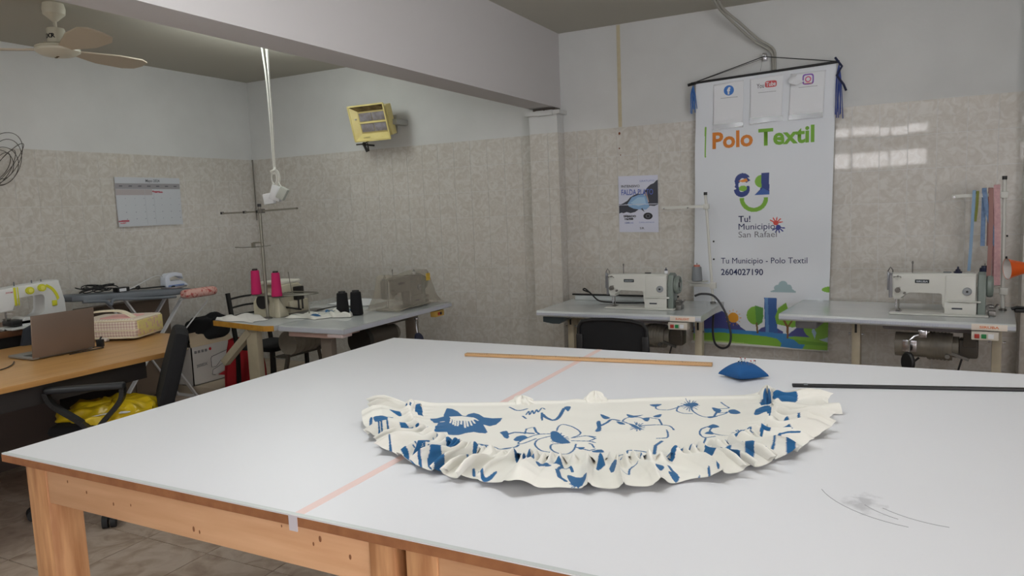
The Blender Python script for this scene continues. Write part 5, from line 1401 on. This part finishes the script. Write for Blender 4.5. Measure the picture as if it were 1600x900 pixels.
ib = thing('ironing_board', 'grey padded ironing board on white legs along the left wall', 'ironing board', (-5.22, 3.60, 0))
gp = mat('grey_cover', (118, 124, 132), 0.7, bump=.25, bscale=30, rgb2=(104, 110, 118), cscale=5)
prof = [(-.14, -.42), (-.10, -.50), (0, -.53), (.10, -.50), (.15, -.42), (.165, .0), (.14, .35), (.09, .50), (0, .53), (-.09, .50), (-.14, .35), (-.165, 0)]
o = MB().prism(prof, -.022, .022, 'z', .014).build('board_cover', gp, ib, mods=None); o.matrix_local = Matrix.Translation((0, 0, .925)) @ Matrix.Rotation(math.radians(-3.6), 4, 'X')
MB().tube(bez([(.14, -.45, .930), (.16, -.30, .915), (.165, -.26, .885), (.165, -.22, .918), (.165, .0, .895), (.15, .3, .872)]), .012).build('cover_hem', gp, ib)
wl = mat('leg_white', (206, 206, 208), 0.4)
m = MB(); m.bar((.12, -.12, .90), (.12, .45, .0), .035, .012); m.bar((-.12, -.12, .90), (-.12, .45, .0), .035, .012); m.bar((-.14, .45, .012), (.14, .45, .012), .02, .02); m.build('leg_frame', wl, ib)
m = MB(); m.bar((.10, .42, .88), (.10, -.30, .0), .035, .012); m.bar((-.10, .42, .88), (-.10, -.30, .0), .035, .012); m.bar((-.14, -.30, .012), (.14, -.30, .012), .02, .02); m.build('leg_frame', wl, ib)
MB().tube([(.15, .60, .80), (.14, .20, .45)], .006).build('iron_rack_rod', wl, ib)
ibz = lambda y: .949 - (y - 3.60) * .063
ir = thing('clothes_iron', 'white and pale blue clothes iron resting on the ironing board', 'iron', (-5.22, 4.02, ibz(4.02)), PI / 2)
m = MB(); m.prism([(-.10, -.045), (-.05, -.055), (.04, -.045), (.11, 0), (.04, .045), (-.05, .055), (-.10, .045)], .002, .018, 'z', .002); m.build('soleplate', chrome, ir)
m = MB(); m.prism([(-.10, .018), (.105, .018), (.07, .05), (.02, .07), (-.02, .058), (-.075, .060), (-.085, .10), (-.03, .115), (.03, .105), (.045, .085), (.06, .075), (.05, .12), (.0, .135), (-.08, .13), (-.11, .10), (-.115, .04)], -.035, .035, 'y', .008); m.build('iron_body', mat('iron_white', (206, 212, 224), 0.35), ir)
MB().box(-.09, .06, -.038, .038, .022, .036, .004).build('blue_band', mat('iron_blue', (120, 140, 186), 0.4), ir)
MB().tube(bez([(-.11, 0, .11), (-.20, -.02, .12), (-.40, -.05, .06), (-.55, -.05, .02)]), .004).build('iron_cord', wl, ir)
co_ = thing('cable_tangle', 'tangle of black cables on the left end of the ironing board', 'cable', (-5.20, 3.33, ibz(3.33) + .008))
for k in range(8):
    r = .05 + .012 * (k % 4)
    MB().tube([((.03 * math.sin(k) + r * .7 * math.cos(a)), (.05 * math.cos(k * 2) + r * 1.4 * math.sin(a)), .012 + .005 * k + .010 * math.sin(a * 2 + k)) for a in np.linspace(0, 2 * PI, 26)[:-1]], .0042, 6, closed=True).build('loop', black_plastic, co_)
o = thing('power_adaptor', 'black power adaptor brick with a white label on the ironing board', 'adaptor', (-5.17, 3.51, ibz(3.51)), PI / 2)
MB().box(-.05, .05, -.03, .03, .003, .038, .005).build('adaptor_case', black_plastic, o); MB().box(-.035, .02, -.0315, -.030, .008, .030).build('rating_label', paper, o)
o = thing('adaptor_lead', 'black lead with a plug running along the ironing board', 'cable', (-5.2, 3.60, ibz(3.60) + .004))
m = MB(); m.tube(bez([(0, 0, .012), (.01, .05, .012), (0, .12, .005), (.02, .22, .004), (-.01, .32, -.004), (.03, .38, -.008)]), .006); m.ball((0, .07, .018), .018, seg=10); m.build('cord', black_plastic, o)
slv = thing('sleeve_board', 'small pink floral padded sleeve board jutting from the ironing board end', 'sleeve board', (-5.02, 4.09, .885), PI / 2 + .02)
MB().prism([(-.16, -.035), (-.14, -.05), (.10, -.05), (.15, -.035), (.165, 0), (.15, .035), (.10, .05), (-.14, .05), (-.16, .035)], -.036, .036, 'z', .03).build('floral_pad', mat('pink_floral', (214, 170, 160), .85, rgb2=(184, 84, 80), cscale=30, clow=.52, chigh=.62), slv)
MB().cyl((-.12, 0, -.028), (-.15, .06, -.045), .007).build('support', wl, slv)
bc = thing('brown_cabinet', 'low dull brown cabinet behind the ironing board', 'cabinet', (-5.40, 3.66, 0))
bcm = mat('dull_brown', (112, 98, 84), 0.6)
MB().box(-.06, .05, -.36, .38, .06, .845, .003).build('carcass', bcm, bc); MB().box(.051, .06, -.355, .005, .08, .83, .002).build('door', bcm, bc); MB().box(.051, .06, .012, .375, .08, .83, .002).build('door', bcm, bc)
MB().box(-.055, .045, -.35, .37, .0, .06).build('plinth', blk, bc)

# ------------------------------------------------------------------ cardboard box, red bag, black clothes, slatted chair
pl = thing('low_platform', 'low pale platform on the floor under the printed box', 'platform', (-5.30, 4.30, 0))
MB().box(-.17, .40, -.24, .85, .001, .09, .004).build('platform_slab', mat('pale_stone', (172, 158, 140), 0.6, rgb2=(160, 146, 128), cscale=6), pl)
bx = thing('printed_box', 'white printed carton with a sewing machine outline and open flap by the left wall', 'box', (-5.15, 4.06, .091))
ppm = mat('carton_white', (196, 192, 188), 0.7); kr = mat('carton_kraft', (184, 166, 142), 0.8)
m = MB()
for a in ((-.26, 0, 0, .008), (-.26, 0, .432, .44), (-.008, 0, 0, .44), (-.26, -.252, 0, .44)): m.box(*a, 0, .325)
m.box(-.26, 0, 0, .44, 0, .006); m.build('carton', ppm, bx)
m = MB(); quad(m, [(-.26, .0, .325), (-.26, .44, .325), (-.29, .44, .43), (-.29, .03, .43)]); m.build('top_flap', kr, bx, label='unprinted open flap')
m = MB(); quad(m, [(-.004, .0, .325), (-.004, .44, .325), (-.05, .40, .44), (-.05, .03, .44)]); m.build('top_flap', kr, bx)
m = MB(); quad(m, [(-.24, .0, .325), (-.02, .0, .325), (-.03, -.07, .29), (-.23, -.07, .29)]); m.build('side_flap', kr, bx)
fx = .0012
m = MB(); m.prism([(.385, .325), (.44, .325), (.44, .01), (.38, .0), (.34, .02), (.25, .045), (.30, .06), (.44, .09), (.44, .22), (.385, .20)], fx, fx + .0006, 'x'); m.build('red_print', mat('carton_red', (178, 32, 46), .6), bx)
m = MB(); m.prism([(.19, .06), (.19, .105), (.23, .115), (.19, .12), (.19, .20), (.20, .215), (.38, .245), (.39, .24), (.40, .10), (.39, .095), (.22, .05)], fx + .0008, fx + .0012, 'x'); m.build('machine_print', mat('print_pale', (206, 204, 204), .6), bx)
m = MB()
m.tube([(fx + .0014, y, z) for y, z in ((.38, .245), (.20, .215), (.19, .20), (.19, .125), (.235, .12), (.29, .165), (.31, .165), (.31, .135), (.24, .11), (.20, .10), (.19, .06), (.22, .05))], .0022, 4); m.build('outline_print', mat('print_dark', (90, 90, 96), .6), bx)
text('2030DX', 'lettering', mat('print_grey', (120, 118, 120), .6), bx, (fx + .0004, .04, .15), (0, 1, .04), (0, 0, 1), .024, .11, .02)
for k in range(4): MB().box(fx - .0008, fx + .0004, .03 + k * .035, .052 + k * .035, .27, .292, .002).build('icon', mat('print_grey', (120, 118, 120), .6), bx)
MB().cyl((fx - .001, .19, .285), (fx + .0006, .19, .285), .013).build('red_dot', mat('carton_red', (178, 32, 46), .6), bx)

def lump(name, c, r, seed, m_, parent, amp=.15, flat=.002):
    nu, nv = 60, 36; a, b = np.meshgrid(np.linspace(0, 2 * PI, nu), np.linspace(.01, PI - .01, nv), indexing='ij'); a = a.ravel(); b = b.ravel()
    k = 1 + amp * np.sin(a * 3 + seed + 2 * b) * np.sin(b) + amp * .6 * np.sin(a * 7 + seed * 2 + b * 5) * np.sin(b) + amp * .5 * np.sin(b * 6 + seed)
    V = np.stack([c[0] + r[0] * k * np.cos(a) * np.sin(b), c[1] + r[1] * k * np.sin(a) * np.sin(b), np.maximum(c[2] + r[2] * k * np.cos(b), flat)], 1)
    return grid_mesh(name, V, nu, nv, None, m_, parent)
o = thing('black_clothes', 'heap of black clothes piled on the printed box', 'clothes', (-5.28, 4.32, .42))
lump('heap', (0, 0, .10), (.13, .22, .125), 3, black_fabric, o, .12, -.001); lump('heap', (.02, .10, .14), (.11, .12, .10), 7, black_fabric, o, .12, -.001)
rd = thing('red_cloth_bag', 'red cloth bag hanging from the overlock table end', 'bag', (-4.74, 4.24, 0))
nu, nv = 50, 40; s_, t_ = np.meshgrid(np.linspace(0, 1, nu), np.linspace(0, 1, nv), indexing='ij'); s_ = s_.ravel(); t_ = t_.ravel()
fr_ = np.stack([.05 + .05 * np.sin(t_ * PI) + .012 * np.sin(s_ * 16) * (1 - t_), (s_ - .5) * (.20 + .14 * (1 - t_)), .02 + t_ * .47 + .01 * np.sin(s_ * 5)], 1)
bk_ = fr_.copy(); bk_[:, 0] = -.05 - .03 * np.sin(t_ * PI)
redm = mat('red_cloth', (168, 22, 34), 0.8, bump=.2, bscale=40)
grid_mesh('bag_front', fr_, nu, nv, None, redm, rd); grid_mesh('bag_back', bk_, nu, nv, None, redm, rd)
m = MB(); quad(m, [tuple(fr_[0]), tuple(bk_[0]), tuple(bk_[nv - 1]), tuple(fr_[nv - 1])]); quad(m, [tuple(bk_[-nv]), tuple(fr_[-nv]), tuple(fr_[-1]), tuple(bk_[-1])]); m.build('bag_side', redm, rd)
sc_ = thing('slatted_chair', 'black metal chair with horizontal back slats behind the overlock table', 'chair', (-4.38, 4.22, 0), 0)
bmtl = mat('black_metal', (30, 30, 30), 0.4, .3)
for sy in (-.18, .18): MB().bar((-.22, sy, .0), (-.20, sy, .45), .025, .025).bar((-.20, sy, .44), (-.26, sy, .89), .03, .022).build('back_leg', bmtl, sc_); MB().bar((.18, sy, 0), (.18, sy, .45), .025, .025).build('front_leg', bmtl, sc_)
for z in (.70, .77, .84): MB().tube(bez([(-.235 - (z - .7) * .13, -.18, z), (-.26 - (z - .7) * .13, 0, z + .006), (-.235 - (z - .7) * .13, .18, z)], 6), .008).build('slat', bmtl, sc_)
MB().box(-.21, .20, -.20, .20, .44, .475, .01).build('seat', black_fabric, sc_)

# ------------------------------------------------------------------ overlock table and overlock machine
ot = thing('overlock_table', 'pale table with a worn yellow edge under the overlock machine', 'sewing table', (-4.26, 3.50, 0), math.radians(0))
MB().prism([(0, .07), (.0, 1.38), (.655, 1.38), (.655, -.005), (.59, -.03)], .725, .76, 'z', .003).build('tabletop', formica, ot)
ye = mat('worn_yellow_edge', (196, 146, 56), 0.5, rgb2=(176, 124, 46), cscale=20)
m = MB(); m.bar((.0, .066, .742), (.59, -.034, .742), .008, .036); m.bar((.59, -.034, .742), (.655, -.009, .742), .008, .036); m.build('yellow_edge', ye, ot, label='worn yellow plywood edge')
MB().box(.33, .43, .05, .10, .05, .725, .003).build('leg', cream_metal, ot); MB().box(.05, .60, .05, .11, .0, .05, .004).build('foot', cream_metal, ot)
MB().bar((.36, .07, .70), (.08, .07, .46), .05, .05).build('brace', cream_metal, ot)
MB().box(.33, .43, 1.25, 1.30, .05, .725, .003).build('leg', cream_metal, ot); MB().box(.05, .60, 1.24, 1.30, .0, .05, .004).build('foot', cream_metal, ot)
o = MB().cyl((.56, .20, .60), (.56, .44, .60), .085, seg=28).cyl((.56, .44, .60), (.56, .55, .60), .07, seg=28).cyl((.56, .55, .60), (.56, .63, .62), .045).build('motor', motor_m, ot)
for k in range(4): MB().cyl((.56, .24 + k * .05, .60), (.56, .25 + k * .05, .60), .0868, seg=28).build('cooling_fin', motor_m, o)
MB().bar((.50, .18, .50), (.50, .64, .50), .10, .012).bar((.56, .50, .52), (.57, .53, .30), .018, .018).bar((.56, .20, .52), (.55, .12, .22), .022, .022).build('motor_bracket', motor_dark, ot)

ov = thing('overlock_machine', 'cream overlock machine with a black hand wheel beside the pink cones', 'sewing machine', (-3.99, 3.78, .761), PI / 2)
# local x runs away from the viewer; front (-y) faces the right of the room
om = mat('overlock_cream', (196, 190, 168), 0.4, rgb2=(182, 176, 154), cscale=12)
MB().prism([(.0, .0), (.32, .0), (.33, .05), (.30, .07), (.30, .20), (.27, .225), (.10, .225), (.06, .20), (.04, .13), (.0, .11)], -.10, .10, 'y', .010).build('body', om, ov)
MB().box(.14, .34, -.125, -.06, .0, .10, .008).build('front_cover', om, ov)
MB().box(.06, .30, -.09, .09, .225, .25, .01).build('top_cover', mat('overlock_top', (214, 212, 200), .4), ov)
o = MB().lathe([(0, 0), (.045, 0), (.052, .008), (.052, .028), (.044, .034), (0, .034)], M=Matrix.Translation((-.004, -.02, .115)) @ Matrix.Rotation(-PI / 2, 4, 'Y'), seg=30).build('hand_wheel', black_plastic, ov)
MB().lathe([(.060, -.03), (.070, -.01), (.066, .01), (.052, .012)], M=Matrix.Translation((.004, -.02, .115)) @ Matrix.Rotation(-PI / 2, 4, 'Y'), seg=30).build('wheel_guard', om, ov)
MB().prism([(.0, .0), (.10, .0), (.06, .09), (.01, .15), (-.0, .15)], -.155, -.10, 'y', .01).build('belt_cover', om, ov)
m = MB(); m.box(.20, .28, -.135, -.10, .10, .20, .006); m.cyl((.22, -.13, .03), (.22, -.13, .14), .006); m.cyl((.26, -.13, .03), (.26, -.13, .14), .006); m.bar((.10, -.13, .06), (.22, -.14, .03), .03, .012); m.build('needle_unit', mat('dark_works', (44, 42, 40), .4, .5), ov)
for k in range(3): MB().cyl((.09 + k * .03, -.10, .16), (.09 + k * .03, -.128, .16), .009).build('tension_dial', steel, ov)
MB().box(.10, .42, -.20, -.10, -.0, .012, .003).build('cloth_plate', steel, ov)

cs = thing('cone_stand', 'tall grey cone stand with crossed thread guides beside the overlock machine', 'thread stand', (-3.905, 3.735, .761))
dull = mat('stand_grey', (138, 136, 126), 0.4, .6)
MB().cyl((0, 0, 0), (0, 0, .795), .011).build('pole', dull, cs); MB().cyl((0, 0, .79), (0, 0, .81), .013).build('pole_cap', black_plastic, cs)
MB().lathe([(0, 0), (.03, 0), (.03, .008), (.013, .014)]).build('pole_collar', steel, cs)
o = MB().bar((.34, .01, .768), (.01, .01, .760), .016, .012).build('guide_arm', dull, cs); MB().box(-.005, .03, -.015, .02, .745, .775).build('clamp', steel, o)
o = MB().bar((-.365, -.01, .755), (-.0, -.01, .757), .016, .012).build('guide_arm', dull, cs)
for x in (-.36, -.135, -.01): MB().box(x - .008, x + .008, -.02, .0, .748, .766).build('eyelet', black_plastic, o)
m = MB(); m.tube([(-.245, -.02, .51), (-.18, -.02, .508), (.0, -.02, .512), (.10, -.02, .52)], .003); m.box(-.075, -.055, -.03, -.01, .505, .54); m.bar((-.07, -.015, .54), (.01, -.01, .54), .012, .010); m.build('lower_guide', dull, cs)
m = MB(); m.bar((-.09, .03, .160), (.13, .03, .155), .02, .01); m.build('spool_arm', dull, cs)
tray = MB()
tray.tube(bez([(-.16, .06, .165), (-.20, .16, .165), (-.10, .22, .165), (.15, .24, .165), (.30, .20, .165), (.28, .08, .165), (.10, .02, .165), (-.10, .0, .165), (-.16, .06, .165)]), .005); tray.bar((-.16, .10, .165), (.28, .12, .165), .06, .006); tray.bar((-.09, .0, .160), (-.09, .20, .160), .03, .006); tray.bar((.105, .0, .152), (.105, .20, .152), .03, .006)
tray.build('spool_tray', dull, cs)
for x, z in ((-.092, .168), (.104, .158)): MB().lathe([(0, z - .004), (.038, z - .004), (.040, z), (0, z)], (x, .0, 0), seg=24).build('cone_seat', dull, cs)
for (x, y) in ((-.06, .16), (.26, .14)): MB().cyl((x, y, 0), (x, y, .165), .005).build('tray_leg', dull, cs)
MB().tube([(.20, .05, .16), (.175, .05, .33)], .0028).build('spool_pin', dull, cs)
MB().lathe([(0, .165), (.016, .166), (.018, .18), (.01, .195), (0, .196)], (-.20, .14, 0)).build('white_knob', paper, cs)
pk = thread_mat('pink_thread', (206, 34, 104), (170, 20, 84))
G = 'pink thread cones on the overlock stand'
cone('thread_cone', 'left pink thread cone on the overlock stand, tied higher', 'thread cone', (-3.997, 3.735, .932), .037, .028, .172, pk, None, G)
cone('thread_cone', 'right pink thread cone on the overlock stand, sitting lower', 'thread cone', (-3.801, 3.735, .921), .037, .028, .168, pk, None, G)
o = thing('white_cloth', 'folded white cloth lying on the yellow-edged table end', 'cloth', (-4.06, 3.64, .762))
nu, nv = 80, 40; s_, t_ = np.meshgrid(np.linspace(-1, 1, nu), np.linspace(-1, 1, nv), indexing='ij'); s_ = s_.ravel(); t_ = t_.ravel()
e_ = np.clip((1 - np.abs(s_) ** 4) * (1 - np.abs(t_) ** 4), 0, 1)
V = np.stack([s_ * .20 + .02 * np.sin(t_ * 4), t_ * .085 + .015 * np.sin(s_ * 5), .002 + e_ ** .4 * (.022 + .010 * np.sin(s_ * 4 + 1) + .006 * np.sin(t_ * 5 + s_ * 7)) * (1.2 - .4 * s_)], 1)
grid_mesh('cloth_sheet', V, nu, nv, None, mat('white_cloth', (220, 218, 214), .9, bump=.1, bscale=60), o)

# ------------------------------------------------------------------ table with the covered machine
ctb = thing('sewing_table', 'pale sewing table with a plastic-covered machine, joined to the overlock table', 'sewing table', (-3.03, 3.515, 0), PI / 2)
# local x runs towards the rear wall, local +y towards the left of the room
H = .76
MB().prism([(0, H), (.555, H), (.555, H - .04), (.012, H - .04), (0, H - .03)], 0, 1.27, 'x', .006).build('tabletop', formica, ctb)
m = MB(); m.box(.0, 1.27, -.004, -.001, H - .034, H - .008); m.box(-.004, -.001, .0, .555, H - .034, H - .008); m.build('edge_band', edge_grey, ctb)
MB().box(.03, .30, .12, .50, H - .075, H - .042, .004).build('under_tray', mat('pinkish_wood', (180, 150, 140), .6), ctb)
MB().box(.0, .10, .02, .14, H - .062, H - .04, .003).build('white_block', mat('block_pink_white', (206, 188, 186), .6), ctb)
for lx in (.10, 1.05): MB().box(lx, lx + .05, .20, .29, .05, H - .04, .003).build('leg', mat('leg_dull', (120, 110, 100), .5), ctb); MB().box(lx, lx + .05, .03, .50, .0, .05, .004).build('foot', mat('leg_dull', (120, 110, 100), .5), ctb)
o = MB().box(1.06, 1.18, .01, .06, H - .09, H - .045, .004).build('switch_box', mat('yellow_switch', (196, 160, 78), .5), ctb); MB().box(1.09, 1.11, .003, .011, H - .078, H - .056, .002).build('stop_button', red_p, o); MB().box(1.118, 1.138, .003, .011, H - .078, H - .056, .002).build('start_button', black_plastic, o)
o = MB().cyl((.42, .20, .60), (.72, .20, .60), .085, seg=28).build('motor', motor_dark, ctb); MB().cyl((.38, .20, .60), (.42, .20, .60), .10, seg=30).build('pulley_cover', mat('pulley_black', (30, 28, 26), .5), o); MB().cyl((.72, .20, .60), (.78, .20, .60), .06).build('motor_end', motor_m, o)
MB().box(.60, .85, .12, .34, .68, .72, .004).build('oil_pan', motor_dark, ctb)
m = MB(); m.tube([(.86, .05, .70), (.84, .04, .66), (.84, .03, .57)], .006); m.ball((.86, .05, .69), .018, seg=10); m.build('knee_lever', chrome, ctb)
MB().lathe([(0, -.012), (.040, -.012), (.046, -.004), (.046, .006), (.036, .014), (0, .014)], M=Matrix.Translation((.84, .02, .545)) @ Matrix.Rotation(math.radians(70), 4, 'X'), seg=30).build('knee_pad', navy_plastic, ctb)
MB().tube([(.50, .2, .55), (.49, .2, .10)], .004).build('pedal_rod', steel, ctb); MB().box(.42, .70, .12, .36, .06, .075, .004).build('treadle', black_plastic, ctb)

cv = sewing_head('sewing_machine', 'grey sewing machine under a translucent plastic cover', (-3.16, 4.235, .761), PI / 2, None, '', None)
for c_ in cv.children:
    if c_.data.materials and c_.data.materials[0] == white_metal: c_.data.materials[0] = mat('old_machine_grey', (122, 120, 116), 0.4)
    if c_.name.startswith('face_plate'): c_.data.materials[0] = mat('old_plate_dark', (66, 70, 78), 0.4)
pc_ = thing('plastic_cover', 'crinkled translucent plastic cover draped over a sewing machine', 'dust cover', (-3.16, 4.235, .762), PI / 2)
nu, nv = 90, 70; s_, t_ = np.meshgrid(np.linspace(0, 1, nu), np.linspace(-1, 1, nv), indexing='ij'); s_ = s_.ravel(); t_ = t_.ravel()
xx = -.05 + s_ * .62; ridge = .262 - .022 * np.exp(-((s_ - .40) / .16) ** 2) - .02 * np.exp(-((s_ - .06) / .05) ** 2) * 0
endf = np.clip(np.minimum((s_) / .07, (1 - s_) / .13), 0, 1) ** .6
half = .055 + .02 * (1 - endf); at_ = np.abs(t_); top = at_ < .35
yy = np.where(top, t_ / .35 * half, np.sign(t_) * (half + (at_ - .35) / .65 * (.055 + .015 * np.sin(s_ * 19) * at_ + .03 * np.clip((at_ - .85) / .15, 0, 1))))
zz = np.where(top, 1.0, 1 - ((at_ - .35) / .65) ** .9) * ridge * endf
zz = np.maximum(zz, .004 + .010 * np.abs(np.sin(s_ * 22)) * (at_ > .9)); yy = yy + .008 * np.sin(s_ * 31 + t_ * 3) * (at_ > .4) + .005 * np.sin(s_ * 55 - t_ * 8) * (at_ > .4)
V = np.stack([xx + .01 * np.sin(t_ * 7) * (1 - endf), .09 + yy, zz], 1)
film = bpy.data.materials.new('cover_film'); film.use_nodes = True; nt = film.node_tree; b = nt.nodes['Principled BSDF']
b.inputs['Base Color'].default_value = lin((176, 168, 152)) + (1,); b.inputs['Roughness'].default_value = .25; b.inputs['Alpha'].default_value = .46
g = nt.nodes.new('ShaderNodeNewGeometry'); n = nt.nodes.new('ShaderNodeTexNoise'); n.inputs['Scale'].default_value = 22; nt.links.new(g.outputs['Position'], n.inputs['Vector']); bp = nt.nodes.new('ShaderNodeBump'); bp.inputs['Strength'].default_value = .5; bp.inputs['Distance'].default_value = .02; nt.links.new(n.outputs['Fac'], bp.inputs['Height']); nt.links.new(bp.outputs[0], b.inputs['Normal'])
grid_mesh('film', V, nu, nv, None, film, pc_)
MB().box(.42, .47, -.0, .004, .18, .235).build('yellow_sticker', mat('sticker_yellow', (206, 172, 60), .5), pc_)
G = 'black thread cones standing together'
cone('thread_cone', 'left of the two black thread cones standing together', 'thread cone', (-3.415, 3.965, .761), .046, .037, .165, black_fabric, None, G)
cone('thread_cone', 'right of the two black thread cones standing together', 'thread cone', (-3.350, 4.035, .761), .046, .037, .165, black_fabric, None, G)
fs = thing('fabric_scraps', 'white and blue printed fabric scraps with a grey cord on the pale sewing table', 'fabric', (-3.62, 3.86, .762))
def scrap(cx, cy, w_, d_, seed, patches, name='scrap', mm=None, hgt=.03):
    nu, nv = 60, 40; s_, t_ = np.meshgrid(np.linspace(-1, 1, nu), np.linspace(-1, 1, nv), indexing='ij'); s_ = s_.ravel(); t_ = t_.ravel()
    e_ = np.clip((1 - s_ ** 6) * (1 - t_ ** 6), 0, 1); pt = Paint(np.stack([s_, t_], 1), (222, 222, 214))
    for q in patches: pt.disc(q[:2], q[2], BL, sc=(1, 1.4))
    pt.line([(-.8, -.5), (-.3, .2), (.2, -.1), (.8, .5)], .05, (80, 120, 110)); pt.line([(-.6, .6), (0, .3), (.6, -.6)], .04, BL)
    V = np.stack([cx + s_ * w_ + .02 * np.sin(t_ * 3 + seed), cy + t_ * d_ + .02 * np.sin(s_ * 4 + seed), .002 + e_ ** .4 * hgt * (.6 + .4 * np.sin(s_ * 6 + seed) * np.cos(t_ * 4 + seed))], 1)
    grid_mesh(name, V, nu, nv, pt.C, cloth, fs)
scrap(.0, .02, .15, .10, 1, [(.5, -.5, .25)]); scrap(.17, .10, .12, .07, 4, [(-.6, -.3, .35), (.6, .1, .2), (.9, .5, .2)], hgt=.05)
MB().tube(bez([(-.05, .12, .03), (.06, .20, .05), (.16, .24, .045), (.22, .18, .03), (.20, .08, .01)]), .004).build('grey_cord', dark_rubber, fs)
o = thing('white_board', 'thin white board lying on the pale table behind the black cones', 'board', (-3.78, 4.60, .761), .0)
MB().box(-.20, .20, -.16, .20, .0005, .006).build('board', paper, o)
